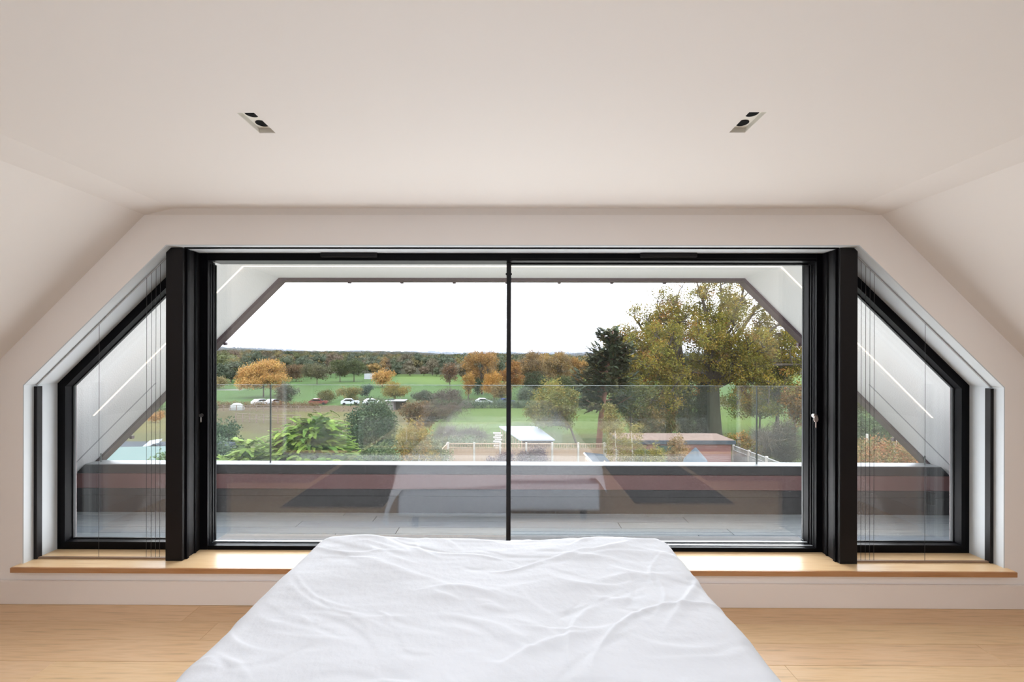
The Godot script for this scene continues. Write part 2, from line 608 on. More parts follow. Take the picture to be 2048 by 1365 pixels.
func build_windows() -> void:
	for s in [-1.0, 1.0]:
		var wn := struct_root("window_1" if s < 0 else "window_2", "black framed fixed side window with one sloping edge, at the %s end" % ("left" if s < 0 else "right"), "window")
		var e := 0.008
		var out := poly([(OPEN_X - e) * s, SILL, 2.095 * s, SILL, 2.095 * s, HEAD - 0.015 - e * 1.4, (OPEN_X - e) * s, EAVE_Y - e * 0.4])
		var names := ["bottom_rail", "stile", "sloping_rail", "stile"]
		ring(wn, out, 0.049, -2.955, GZ, M.black, names)
		var bead := inset(out, 0.049)
		ring(wn, bead, 0.005, -2.9575, -2.950, M.black_soft, ["bead", "bead", "bead", "bead"])
		ring(wn, inset(out, 0.044), 0.005, -2.977, -2.9645, M.spacer, ["spacer", "spacer", "spacer", "spacer"])
		var g := inset(out, 0.042)
		for z in [-2.958, -2.982]:
			obj("pane", MB.new().prism(g, z - 0.006, z), M.glass, wn)

	var dr := struct_root("door_1", "black framed two-leaf sliding glass door in the middle of the window", "sliding door")
	var jx := 1.963
	for s in [-1.0, 1.0]:
		obj("jamb", MB.new().box(V(minf(s * jx, s * 2.028), SILL, -2.954 if s < 0 else -3.029), V(maxf(s * jx, s * 2.028), HEAD - 0.006, GZ), 0.002), M.black, dr)
		obj("outer_jamb", MB.new().box(V(minf(s * 2.065, s * 2.10), SILL, -3.09), V(maxf(s * 2.065, s * 2.10), HEAD - 0.006, -2.954), 0.002), M.black, dr)
		var spz := -2.974 if s < 0 else -3.049
		obj("spacer", MB.new().box(V(minf(s * (jx - 0.0), s * (jx + 0.006)), SILL + 0.026, spz), V(maxf(s * (jx - 0.0), s * (jx + 0.006)), 2.112, spz + 0.013)), M.spacer, dr)
		for k in 3:
			var bz := -2.925 - 0.022 * k
			obj("jamb_ridge", MB.new().box(V(minf(s * (jx - 0.003 - 0.002 * k), s * jx), SILL + 0.03, bz - 0.012), V(maxf(s * (jx - 0.003 - 0.002 * k), s * jx), HEAD - 0.07, bz), 0.001), M.black, dr)
	obj("head_rail", MB.new().box(V(-jx, 2.112, -3.03), V(jx, HEAD - 0.006, GZ), 0.002), M.black, dr)
	obj("head_bead", MB.new().box(V(0.0, 2.104, -3.02), V(jx, 2.112, -2.985), 0.001), M.black, dr)
	obj("head_bead", MB.new().box(V(0.0, 2.124, GZ), V(jx, 2.127, GZ + 0.004), 0.0), M.black_soft, dr)
	obj("bottom_rail", MB.new().box(V(-jx, SILL, -3.09), V(jx, SILL + 0.026, GZ), 0.002), M.black, dr)
	obj("bottom_track", MB.new().box(V(0.0, SILL + 0.026, -3.0), V(jx, SILL + 0.03, -2.985), 0.0), M.alu, dr)
	obj("bottom_track", MB.new().box(V(0.0, SILL + 0.026, -2.945), V(jx, SILL + 0.029, -2.935), 0.0), M.alu, dr)
	obj("bottom_track", MB.new().box(V(-jx, SILL + 0.026, -2.972), V(0.0, SILL + 0.033, -2.958), 0.0), M.alu, dr)
	# left leaf in front, right leaf behind; the two meet at the slim middle stile
	for z in [-2.955, -2.979]:
		obj("pane", MB.new().box(V(-jx - 0.03, SILL + 0.02, z - 0.006), V(-0.018, 2.116, z)), M.glass, dr)
	for z in [-3.030, -3.054]:
		obj("pane", MB.new().box(V(-0.03, SILL + 0.02, z - 0.006), V(jx + 0.03, 2.116, z)), M.glass, dr)
	obj("middle_stile", MB.new().box(V(-0.030, SILL + 0.026, -3.0), V(0.0, 2.112, -2.948), 0.003), M.black_soft, dr)
	obj("middle_stile", MB.new().box(V(-0.028, SILL + 0.026, -3.065), V(-0.002, 2.112, -3.022), 0.003), M.black_soft, dr)
	obj("stile_clip", MB.new().box(V(-0.036, 2.03, -2.975), V(0.005, 2.042, -2.95), 0.003), M.black_soft, dr)
	for x in [[-1.225, -0.86], [0.825, 1.19]]:
		obj("trickle_vent", MB.new().box(V(x[0], 2.13, GZ), V(x[1], HEAD - 0.004, GZ + 0.022), 0.005), M.black_soft, dr)
	# locks
	for s in [-1.0, 1.0]:
		var lx: float = s * (2.0 if s < 0 else 1.953)
		var ly := 1.11 if s < 0 else 1.094
		if s < 0:
			var lk := MB.new()
			lk.tube([V(lx, ly, GZ), V(lx, ly, GZ + 0.012)], [0.012, 0.011], 14)
			lk.box(V(lx - 0.004, ly - 0.045, GZ + 0.002), V(lx + 0.004, ly - 0.008, GZ + 0.012), 0.003)
			obj("lock", lk, M.steel, dr)
	var k0 := at(1629, 832, 2.9)
	obj("lock", MB.new().tube([V(k0.x, k0.y, -2.91), V(k0.x, k0.y, GZ + 0.01)], [0.014, 0.013], 14), M.steel, dr)
	var ky := thing("key", "small pale metal key hanging in the lock of the sliding door", "key", V(k0.x, k0.y, GZ + 0.012))
	var bow := MB.new()
	bow.prism(poly([-0.006, 0.002, 0.006, 0.002, 0.013, -0.012, 0.014, -0.026, 0.007, -0.038, -0.007, -0.038, -0.014, -0.026, -0.013, -0.012]), 0.0, 0.004)
	bow.xf = Transform3D()
	for q in bow.v.size():
		bow.v[q] += ky.position
	obj("bow", bow, M.key, ky)
	var bl := MB.new().box(ky.position + V(-0.004, -0.075, 0.0005), ky.position + V(0.004, -0.036, 0.0035), 0.001)
	obj("blade", bl, M.key, ky)


# ---------------------------------------------------------------- insect screens
func build_screens() -> void:
	for s in [-1.0, 1.0]:
		var side := "left" if s < 0 else "right"
		var sc := thing("insect_screen", "folded insect screen in a tall black cassette beside the %s side window" % side, "insect screen", V(2.05 * s, SILL, -2.82))
		var x0 := 2.009 if s < 0 else 1.997
		var x1 := 2.113 if s < 0 else 2.103
		var mn := func(a: float, b: float) -> float: return minf(a * s, b * s)
		var mx := func(a: float, b: float) -> float: return maxf(a * s, b * s)
		obj("cassette", MB.new().box(V(mn.call(x0, x1), SILL, GZ), V(mx.call(x0, x1), HEAD - 0.008, -2.74), 0.003), M.black_soft, sc)
		obj("ridge", MB.new().box(V(mn.call(x0 - 0.012, x0), SILL, -2.785), V(mx.call(x0 - 0.012, x0), HEAD - 0.01, -2.765), 0.002), M.black, sc)
		obj("ridge", MB.new().box(V(mn.call(x0 - 0.006, x0), SILL, -2.86), V(mx.call(x0 - 0.006, x0), HEAD - 0.01, -2.845), 0.002), M.black, sc)
		obj("side_channel", MB.new().box(V(mn.call(OPEN_X - 0.026, OPEN_X - 0.006), SILL, -2.79), V(mx.call(OPEN_X - 0.026, OPEN_X - 0.006), EAVE_Y - 0.012, -2.755), 0.002), M.black_soft, sc)
		obj("sill_track", MB.new().box(V(mn.call(x1, OPEN_X - 0.02), SILL, -2.778), V(mx.call(x1, OPEN_X - 0.02), SILL + 0.010, -2.764), 0.0), M.track, sc)
		obj("slope_track", MB.new().prism(poly([(OPEN_X - 0.008) * s, EAVE_Y - 0.004, (OPEN_TOP_X + 0.02) * s, HEAD - 0.03, (OPEN_TOP_X + 0.02) * s, HEAD - 0.036, (OPEN_X - 0.008) * s, EAVE_Y - 0.010]), -2.776, -2.768), M.gap, sc)
		var pxs := [198.0, 293.0, 302.5, 311.5, 320.0] if s < 0 else [1722.0, 1731.0, 1739.5, 1748.0, 1850.0]
		for p in pxs:
			var q := at(p, 900, 2.772)
			var ax := absf(q.x)
			var top := minf(HEAD - 0.03, HEAD - (ax - OPEN_TOP_X) * (HEAD - EAVE_Y) / (OPEN_X - OPEN_TOP_X) - 0.012)
			obj("cord", MB.new().tube([V(q.x, SILL + 0.006, -2.772), V(q.x, top, -2.772)], [0.0011, 0.0011], 5), M.cord, sc)
	tag(obj("screen_track", MB.new().box(V(-2.0, HEAD - 0.014, -2.752), V(1.99, HEAD - 0.006, -2.742), 0.0), M.black), "thin black screen track across the head of the window opening", "track")


# ---------------------------------------------------------------- downlights
const LX0 := -0.985
const RX0 := 0.846
const LZ1 := -1.606
const LZ0 := -1.755


func build_downlights() -> void:
	for k in 2:
		var x0 := LX0 if k == 0 else RX0
		var fy := 2.375
		var d := thing("recessed_downlight", "small recessed twin downlight in the ceiling, the one on the %s" % ("left" if k == 0 else "right"), "downlight", V(x0 + 0.0315, fy, (LZ0 + LZ1) / 2), "twin downlights in the ceiling")
		var h := MB.new()
		h.box(V(x0, fy + 0.018, LZ0), V(x0 + 0.063, fy + 0.03, LZ1))
		h.box(V(x0 - 0.0005, fy + 0.001, LZ0), V(x0 + 0.001, fy + 0.03, LZ1))
		h.box(V(x0 + 0.062, fy + 0.001, LZ0), V(x0 + 0.0635, fy + 0.03, LZ1))
		h.box(V(x0, fy + 0.001, LZ0 - 0.0005), V(x0 + 0.063, fy + 0.03, LZ0 + 0.001))
		h.box(V(x0, fy + 0.001, LZ1 - 0.001), V(x0 + 0.063, fy + 0.03, LZ1 + 0.0005))
		obj("housing", h, M.trimless, d)
		for j in 2:
			var c := V(x0 + 0.0315, fy + 0.018, lerpf(LZ1, LZ0, 0.27 + 0.46 * j))
			obj("lamp", MB.new().tube([c + V(0, -0.0015, 0), c + V(0, 0.0, 0)], [0.023, 0.023], 24), M.well, d)


# ---------------------------------------------------------------- balcony
const DECK := -0.035
const PZ := -4.35
const SOF := 2.26                      # soffit height
const SC := 4.565                      # |x| + y of the roof's 45 degree slopes


func build_balcony() -> void:
	var dk := struct_root("floor_balcony", "grey boarded balcony deck", "deck")
	var z := -3.714
	var k := 0
	var joints := {3: [597.0, 1050.0], 4: [750.0, 1038.0], 1: [795.0, 1062.0], 0: [1403.0, 1076.0]}
	for r in range(-5, 5):
		var z1 := -3.714 - 0.14 * r
		var z0 := z1 - 0.136
		var cuts := [-4.6]
		var c1 := rng.randf_range(-1.8, -0.6)
		for jn in [[1, 597.0, 1050.0], [0, 795.0, 1062.0], [2, 750.0, 1038.0], [-1, 1403.0, 1077.0]]:
			if jn[0] == r - 1:
				c1 = (jn[1] - 1022.0) / F * (-(z0 + z1) / 2.0)
		cuts.append(c1)
		cuts.append(c1 + (2.9 if c1 < 0.2 else -3.1))
		cuts.append(4.6)
		cuts.sort()
		for i in 3:
			var b := MB.new()
			b.uvo = Vector2(rng.randf() * 7.0, rng.randf() * 7.0)
			b.box(V(cuts[i] + 0.003, DECK - 0.025, z0), V(cuts[i + 1] - 0.003, DECK, z1 - 0.0), 0.002)
			obj("plank", b, M.deck[rng.randi() % 4], dk)
	obj("joist_layer", MB.new().box(V(-4.7, DECK - 0.3, -4.6), V(4.7, DECK - 0.03, -3.0)), M.black_soft, dk)

	var up := struct_root("wall_balcony", "low dark balcony upstand with a dull pink band", "parapet")
	obj("core", MB.new().box(V(-4.6, DECK - 0.3, -4.5), V(4.6, 0.425, PZ - 0.012)), M.upstand, up)
	obj("coping", MB.new().box(V(-4.3, 0.425, -4.5), V(4.3, 0.432, PZ - 0.002), 0.001), M.coping, up)
	obj("top_board", MB.new().box(V(-4.5, 0.346, PZ - 0.012), V(4.5, 0.425, PZ), 0.001), M.upstand, up)
	obj("pink_band", MB.new().box(V(-4.5, 0.199, PZ - 0.012), V(4.5, 0.338, PZ + 0.008), 0.002), M.upstand_pink, up)
	obj("lower_board", MB.new().box(V(-4.5, 0.132, PZ - 0.012), V(4.5, 0.195, PZ), 0.001), M.upstand, up)
	obj("lower_board", MB.new().box(V(-4.5, DECK, PZ - 0.012), V(4.5, 0.127, PZ), 0.001), M.upstand, up)

	var gb := thing("glass_balustrade", "clear frameless glass balustrade on top of the balcony upstand", "balustrade", V(0, 0.43, -4.42))
	var gx := [-4.05, (540.0 - 1022.0) / F * 4.42, -0.02, (1512.0 - 1022.0) / F * 4.42, 4.05]
	for i in 4:
		var a: float = gx[i] + 0.005
		var b2: float = gx[i + 1] - 0.005
		obj("glass_panel", MB.new().box(V(a, 0.425, -4.426), V(b2, 1.198, -4.414)), M.guard, gb)
		obj("polished_edge", MB.new().box(V(a, 1.198, -4.4262), V(b2, 1.2005, -4.4138)), M.glass_edge, gb)
		for e in [a - 0.001, b2 + 0.001]:
			obj("polished_edge", MB.new().box(V(e - 0.0012, 0.43, -4.4262), V(e + 0.0012, 1.2005, -4.4138)), M.glass_seam, gb)

	var rf := struct_root("roof", "white lined roof hood over the balcony with a dark outer edge", "roof")
	var rx := SC - SOF
	obj("soffit", MB.new().box(V(-rx - 0.1, SOF, -4.52), V(rx + 0.1, SOF + 0.2, -3.0)), M.soffit, rf)
	for s in [-1.0, 1.0]:
		obj("slope_lining", MB.new().prism(poly([rx * s, SOF, (SC + 0.2) * s, -0.2, (SC + 0.45) * s, -0.2, rx * s, SOF + 0.25]), -4.52, -3.0), M.soffit, rf)
		obj("fascia", MB.new().prism(poly([rx * s, SOF + 0.02, (SC + 0.2) * s, -0.18, (SC + 0.2 - 0.045) * s, -0.18, (rx - 0.013) * s, SOF - 0.03]), -4.56, -4.45), M.fascia, rf)
		obj("shadow_gap", MB.new().prism(poly([(SC - 1.23) * s, 1.23 , (SC - 0.2) * s, 0.2, (SC - 0.2 - 0.004) * s, 0.2, (SC - 1.23 - 0.004) * s, 1.23]), -4.212, -4.2), M.gap, rf)
		for j in 2:
			var hy := 1.62 - 0.95 * j
			obj("gutter_clip", MB.new().box(V((SC - hy) * s - 0.05 * s - 0.012, hy - 0.03, -4.56), V((SC - hy) * s - 0.05 * s + 0.012, hy + 0.0, -4.53)), M.fascia, rf)
	obj("fascia", MB.new().box(V(-rx + 0.012, SOF - 0.03, -4.56), V(rx - 0.012, SOF + 0.02, -4.45)), M.fascia, rf)
	for j in 7:
		obj("gutter_clip", MB.new().box(V(-1.65 + j * 0.53, SOF - 0.042, -4.56), V(-1.62 + j * 0.53, SOF - 0.03, -4.53)), M.fascia, rf)
	for s in [-1.0, 1.0]:
		struct("trim_3" if s < 0 else "trim_4", MB.new().box(V(minf(s * 2.962, s * 3.08), SILL - 0.05, -3.055), V(maxf(s * 2.962, s * 3.08), 1.30, -3.021), 0.002), M.pink, "dull pink metal trim outside the %s side window" % ("left" if s < 0 else "right"), "trim")
	struct("wall_outer", outer_wall(), M.soffit, "outside face of the gable wall round the window", "wall")

	# the warm light line let into the hood
	var led := thing("led_strip", "thin warm white light line running round the balcony hood", "light strip", V(0, SOF, -3.855))
	obj("soffit_run", MB.new().box(V(-rx, SOF - 0.003, -3.862), V(rx, SOF + 0.002, -3.849)), M.led, led)
	for s in [-1.0, 1.0]:
		obj("slope_run", MB.new().prism(poly([rx * s, SOF, (SC - 0.97) * s, 0.97, (SC - 0.97 - 0.004) * s, 0.97, (rx - 0.002) * s, SOF - 0.003]), -3.862, -3.849), M.led, led)
	var la := AreaLight3D.new()
	la.name = "soffit_run_light"
	la.position = V(0, SOF - 0.006, -3.855)
	la.rotation.x = -PI / 2
	la.area_size = Vector2(rx * 2.0, 0.012)
	la.area_normalize_energy = true
	la.light_energy = 0.25
	la.light_color = Color8(255, 232, 205)
	la.area_range = 12.0
	la.shadow_enabled = true
	add_child(la)
	for s in [-1.0, 1.0]:
		var lb := AreaLight3D.new()
		lb.name = "slope_run_light"
		var mid := V((SC - 1.615) * s - 0.007 * s, 1.615 - 0.007, -3.855)
		lb.transform = Transform3D(Basis.looking_at(V(-s, -1, 0).normalized(), V(0, 0, 1)), mid)
		lb.area_size = Vector2(1.8, 0.012)
		lb.area_normalize_energy = true
		lb.light_energy = 0.15
		lb.light_color = Color8(255, 232, 205)
		lb.area_range = 12.0
		lb.shadow_enabled = true
		add_child(lb)
	tag(obj("dark_box", MB.new().box(at(1851, 1008, 4.34), at(1862, 984, 4.33) + V(0, 0, 0.05), 0.004), M.black_soft), "small dark box low on the balcony upstand", "small_box")  # small dark mark built as a box, its kind unclear


func outer_wall() -> MB:
	var w := MB.new()
	for s in [-1.0, 1.0]:
		w.prism(poly([-4.7 * s, -0.3, -3.08 * s, -0.3, -3.08 * s, 1.31, -2.13 * s, 2.2, -2.13 * s, 2.5, -4.7 * s, 2.5]), -3.05, -3.0)
	w.box(V(-2.13, 2.18, -3.05), V(2.13, 2.5, -3.0))
	w.box(V(-3.08, -0.3, -3.05), V(3.08, SILL - 0.04, -3.0))
	return w


# ---------------------------------------------------------------- bed
const BX0 := -0.93
const BX1 := 0.76
const BZ0 := -2.26
const BZ1 := -0.22


func build_bed() -> void:
	var bed := thing("bed", "wide grey upholstered bed facing the window", "bed", V((BX0 + BX1) / 2, 0, (BZ0 + BZ1) / 2))
	obj("base", MB.new().box(V(BX0, 0.17, BZ0 + 0.02), V(BX1, 0.40, BZ1), 0.012), M.bed, bed)
	obj("mattress", MB.new().box(V(BX0 + 0.03, 0.40, BZ0 + 0.06), V(BX1 - 0.03, 0.535, BZ1), 0.05), M.sheet, bed)
	for s in [-1.0, 1.0]:
		var unseen_rug := MB.new()
		unseen_rug.box(V(minf(s * 1.25, s * 2.25), 0.0, -1.55), V(maxf(s * 1.25, s * 2.25), 0.012, 1.9), 0.005)
		tag(obj("unseen_rug", unseen_rug, M.unseen_rug), "one of two unseen dark grey rugs on the oak floor, to the %s of the bed, darkening the glass reflections" % ("left" if s < 0 else "right"), "unseen_rug", "rugs beside the bed")  # out of view, placed to keep floor reflections in the glass dark
	for x in [BX0 + 0.12, BX1 - 0.12]:
		for zz in [BZ0 + 0.14, BZ1 - 0.14]:
			obj("leg", MB.new().tube([V(x, 0.0, zz), V(x, 0.17, zz)], [0.022, 0.035], 12), M.bed_leg, bed)
	for s in [-1.0, 1.0]:
		var wd := thing("unseen_wardrobe", "one of two unseen dark brown fitted wardrobes, under the %s roof slope, darkening the glass reflections" % ("left" if s < 0 else "right"), "unseen_wardrobe", V(2.95 * s, 0, 1.1))  # out of view, placed to darken the slopes reflected in the glass
		obj("carcass", MB.new().prism(poly([2.34 * s, 0.0, 3.58 * s, 0.0, 3.58 * s, 0.95, 2.34 * s, 2.19]), -0.72, 2.95), M.dark_wall, wd)
		for k in 6:
			var za := -0.72 + 0.612 * k
			var dd := obj("door", MB.new().box(V(minf(s * 2.318, s * 2.338), 0.06, za + 0.003), V(maxf(s * 2.318, s * 2.338), 2.17, za + 0.609), 0.002), M.dark_wall, wd)
			obj("handle", MB.new().box(V(minf(s * 2.300, s * 2.318), 0.95, za + 0.55), V(maxf(s * 2.300, s * 2.318), 1.15, za + 0.562), 0.003), M.black_soft, dd)
	tag(obj("duvet", duvet(), M.sheet), "crumpled white duvet spread over the bed", "duvet")


func duvet() -> MB:
	var mb := MB.new()
	var big := FastNoiseLite.new()
	big.seed = 4
	big.frequency = 1.1
	big.fractal_octaves = 2
	var warp := FastNoiseLite.new()
	warp.seed = 9
	warp.frequency = 2.2
	warp.fractal_octaves = 3
	var fine := FastNoiseLite.new()
	fine.seed = 23
	fine.fractal_octaves = 3
	fine.frequency = 9.0
	var r := 0.10
	# the flat rectangle the cloth lies on, and how far the cloth reaches past it
	var x0 := BX0 + 0.06
	var x1 := BX1 - 0.065
	var z0 := BZ0 + 0.085
	var ox0 := 0.36
	var ox1 := 0.32
	var oz := 0.245
	var step := 0.0062
	var lx := x1 - x0 + ox0 + ox1
	var lz := BZ1 - z0 + oz
	var nu := int(lx / step)
	var nv := int(lz / step)
	# creases: short bent ridges, pressed into a sheet of heights
	var H := PackedFloat32Array()
	H.resize((nu + 1) * (nv + 1))
	var cr := RandomNumberGenerator.new()
	cr.seed = 31
	for k in 330:
		var cx := cr.randf_range(0.0, lx)
		var cz := cr.randf_range(0.0, lz)
		var f := (cx - ox0) / (x1 - x0)
		var ang := deg_to_rad(lerpf(8.0, 34.0, cr.randf()) if f < 0.62 else lerpf(-70.0, 10.0, cr.randf()))
		if cr.randf() < 0.3:
			ang = deg_to_rad(cr.randf_range(-35.0, 50.0))
		var len := cr.randf_range(0.06, 0.30)
		if k % 9 == 0:
			len *= 1.7
		var wid := cr.randf_range(0.006, 0.017)
		var amp := cr.randf_range(0.0014, 0.0052) * (1.6 if k % 9 == 0 else 1.0)
		if cr.randf() < 0.25:
			amp = -amp
		var bend := cr.randf_range(-0.5, 0.5)
		var ca := cos(ang)
		var sa := sin(ang)
		var reach := len + wid * 3.0
		for j in range(maxi(0, int((cz - reach) / step)), mini(nv, int((cz + reach) / step)) + 1):
			for i in range(maxi(0, int((cx - reach) / step)), mini(nu, int((cx + reach) / step)) + 1):
				var dx := i * step - cx
				var dz := j * step - cz
				var a := dx * ca + dz * sa
				if absf(a) > len:
					continue
				var t := a / len
				var b := -dx * sa + dz * ca - bend * len * t * t
				var q := b / (wid * (1.0 if b < 0.0 else 2.2))
				if absf(q) < 2.5:
					H[j * (nu + 1) + i] += amp * exp(-q * q) * (1.0 - t * t) * (1.0 - t * t)
	var P := PackedVector3Array()
	P.resize((nu + 1) * (nv + 1))
	for j in nv + 1:
		var vv := z0 - oz + lz * j / nv
		for i in nu + 1:
			var uu := x0 - ox0 + lx * i / nu
			var q := Vector2(clampf(uu, x0, x1), maxf(vv, z0))
			var o := Vector2(uu, vv) - q
			# the end hangs lower on the left than on the right
			var d := o.length()
			if o.y < 0.0:
				d *= lerpf(1.10, 0.86, clampf((uu - x0) / (x1 - x0), 0.0, 1.0))
				if o.x < 0.0:
					d *= 1.0 + 0.22 * minf(1.0, -o.x / 0.3)
			var dir := o.normalized() if d > 1e-6 else Vector2.ZERO
			var h := 0.013 * big.get_noise_2d(uu * 1.4, vv * 1.4) + 0.005 * warp.get_noise_2d(uu * 0.8 + vv * 0.5, vv * 1.9) + 0.0009 * fine.get_noise_2d(uu * 0.7 + vv * 0.3, vv * 1.6)
			h += H[j * (nu + 1) + i]
			# the filling is thicker towards the corners of the end than at its middle
			var mid := clampf(1.0 - absf(q.x + 0.02) / 0.62, 0.0, 1.0)
			h -= 0.020 * mid * mid * clampf(1.0 - (q.y - z0) / 0.5, 0.0, 1.0)
			var y := 0.616 + h
			var p: Vector3
			if d <= 1e-6:
				p = V(uu, y, vv)
			else:
				var th := minf(d / r, PI / 2)
				var out := r * sin(th)
				var down := r * (1.0 - cos(th)) + maxf(0.0, d - r * PI / 2)
				var s := uu * 9.0 + vv * 11.0
				var hang := maxf(0.0, d - r * PI / 2)
				out += hang * 0.13 + hang * 0.10 * sin(s) + h * 0.8 * sin(th)
				p = V(q.x + dir.x * out, y - down - h * sin(th), q.y + dir.y * out)
			P[j * (nu + 1) + i] = p
	for j in nv + 1:
		for i in nu + 1:
			var k := j * (nu + 1) + i
			var a := P[j * (nu + 1) + maxi(i - 1, 0)]
			var b := P[j * (nu + 1) + mini(i + 1, nu)]
			var c := P[maxi(j - 1, 0) * (nu + 1) + i]
			var e := P[mini(j + 1, nv) * (nu + 1) + i]
			mb.v.append(P[k])
			mb.n.append((e - c).cross(b - a).normalized())
			mb.uv.append(Vector2(i * step, j * step))
			mb.c.append(Color.WHITE)
	for j in nv:
		for i in nu:
			var k := j * (nu + 1) + i
			mb.idx.append_array([k, k + 1, k + nu + 2, k, k + nu + 2, k + nu + 1])
	return mb


# ---------------------------------------------------------------- land
func tab(t: Array, x: float) -> float:
	for k in range(1, t.size()):
		if x <= t[k][0]:
			return lerpf(t[k - 1][1], t[k][1], clampf((x - t[k - 1][0]) / (t[k][0] - t[k - 1][0]), 0.0, 1.0))
	return t[t.size() - 1][1]


# height of the ground at x metres to the side and d metres in front of the house
func ground(x: float, d: float) -> float:
	var u := x / maxf(d, 5.0)
	var near := tab([[8.0, 6.9], [27.0, 7.0], [60.0, 9.4], [100.0, 12.4], [160.0, 13.0], [260.0, 13.3]], d)
	var left := tab([[260.0, 13.3], [500.0, 9.0], [800.0, 5.5], [1200.0, 0.5], [2600.0, -4.0], [4200.0, 0.0]], d)
	var mid := tab([[260.0, 13.3], [500.0, 15.0], [1200.0, 18.5], [2600.0, 22.0], [4200.0, 12.0]], d)
	var w := smoothstep(-0.12, -0.66, u)
	var far := lerpf(mid, left, w)
	var roll := (2.6 * sin(x * 0.0105 + d * 0.004) + 1.6 * sin(x * 0.029 + 1.7)) * smoothstep(330.0, 900.0, d) * (1.0 + d * 0.0006)
	return EYE.y - (near if d < 260.0 else far) + roll


func land_color(u: float, d: float, nz: float) -> Color:
	var e := nz * 0.06
	var dd := d * (1.0 + e)
	var c := lin(126, 128, 84)
	if dd > 285.0:
		c = lin(96, 96, 66)
	elif dd > 124.0:
		c = lin(116, 150, 84) if u > -1.2 else lin(120, 130, 84)
		if u > -0.25 and dd > 190.0:
			c = lin(136, 165, 88)
	elif dd > 108.0:
		c = lin(122, 158, 88) if u < -0.35 else lin(118, 124, 82)
	elif dd > 47.0:
		if u > -0.19:
			c = lin(122, 150, 68) if nz > -0.25 else lin(110, 134, 66)
		elif dd > 88.0:
			c = lin(146, 126, 98) if u > -0.7 else lin(112, 150, 76)
		else:
			c = lin(148, 142, 88) if nz > 0.0 else lin(138, 128, 88)
	else:
		c = lin(120, 130, 78) if u > -0.5 else lin(140, 140, 90)
	if u < -0.59 and absf(d - 158.0) < 2.4:
		c = lin(190, 188, 176)
	if u > -0.52 and u < -0.40 and absf(d - 196.0) < 2.5:
		c = lin(180, 180, 172)
	var j := 1.0 + 0.16 * nz
	return Color(c.r * K_LAND * j, c.g * K_LAND * j, c.b * K_LAND * j)


func build_land() -> void:
	build_ground()
	build_protos()
	build_far_woods()
	build_park()
	build_garden()
	var haze := FogVolume.new()
	haze.name = "haze"
	haze.size = V(5600, 260, 3700)
	haze.position = V(0, 60, -2350)
	var fm := FogMaterial.new()
	fm.density = 0.00026
	fm.albedo = Color(0.86, 0.9, 0.97)
	haze.material = fm
	add_child(haze)
	haze.set_meta("kind", "stuff")
	haze.set_meta("label", "thin autumn haze over the far wooded hills")
	haze.set_meta("category", "haze")


func build_ground() -> void:
	var nz := FastNoiseLite.new()
	nz.seed = 3
	nz.frequency = 0.05
	nz.fractal_octaves = 4
	var mb := MB.new()
	var rows := 190
	var cols := 220
	for j in rows + 1:
		var d := 7.0 * pow(4300.0 / 7.0, float(j) / rows)
		for i in cols + 1:
			var u := -1.7 + 3.4 * i / cols
			var x := u * d
			var n1 := nz.get_noise_2d(x * 8.0 / sqrt(d), d * 8.0 / sqrt(d))
			mb.v.append(V(x, ground(x, d) + n1 * 0.06, -d))
			mb.n.append(Vector3.UP)
			mb.uv.append(Vector2(x, d))
			mb.c.append(land_color(u, d, n1))
	for j in rows:
		for i in cols:
			var k := j * (cols + 1) + i
			mb.idx.append_array([k, k + cols + 1, k + cols + 2, k, k + cols + 2, k + 1])
	struct("ground", mb, M.land, "rolling green and brown fields falling away from the house", "ground")
	# the house below the balcony stands on the ground too
	struct("wall_house", MB.new().box(V(-4.7, -5.8, -4.45), V(4.7, DECK - 0.31, 3.0)), M.soffit, "rendered house wall below the balcony", "wall")


# ---- foliage
var clusters := {}


# a unit tuft of leaves, used over and over
func tuft(kind: String, sd: int) -> ArrayMesh:
	var key := kind + str(sd)
	if clusters.has(key):
		return clusters[key]
	var r := RandomNumberGenerator.new()
	r.seed = hash(key)
	var mb := MB.new()
	if kind == "broad":
		for k in 26:
			var o := rand_dir(r)
			var p := o * pow(r.randf(), 0.5)
			var a := (o + rand_dir(r) * 1.2 + V(0, -0.25, 0)).normalized()
			var b := a.cross(rand_dir(r)).normalized()
			var g := r.randf_range(0.75, 1.2)
			mb.col = Color(g * r.randf_range(0.92, 1.1), g, g * r.randf_range(0.8, 1.1))
			mb.leaf(p, a * r.randf_range(0.30, 0.46), b * r.randf_range(0.2, 0.3))
	elif kind == "spray":                   # a flat drooping frond of a cypress
		for k in 34:
			var t := k / 33.0
			var side := 1.0 if k % 2 else -1.0
			var p := V(0, -0.35 * t * t, t * 1.3 - 0.3)
			var a := V(side * (1.0 - 0.6 * t), -0.25 + r.randf_range(-0.25, 0.25), 0.75).normalized()
			var g := r.randf_range(0.7, 1.15) * lerpf(0.85, 1.15, t)
			mb.col = Color(g, g, g * 0.9)
			mb.leaf(p, a * (0.55 - 0.3 * t), a.cross(V(0, 1, 0.3)).normalized() * 0.2)
	elif kind == "twig":
		for k in 9:
			var o := (rand_dir(r) + V(0, 0.4, 0)).normalized()
			var p := rand_dir(r) * 0.3
			mb.col = Color.WHITE * r.randf_range(0.75, 1.2)
			mb.tube([p, p + o * 0.55 + rand_dir(r) * 0.12, p + o * 1.0 + rand_dir(r) * 0.25], [0.022, 0.014, 0.006], 3, false)
	clusters[key] = mb.mesh()
	return clusters[key]


func rand_dir(r: RandomNumberGenerator) -> Vector3:
	var z := r.randf_range(-1.0, 1.0)
	var a := r.randf() * TAU
	var q := sqrt(1.0 - z * z)
	return Vector3(q * cos(a), z, q * sin(a))


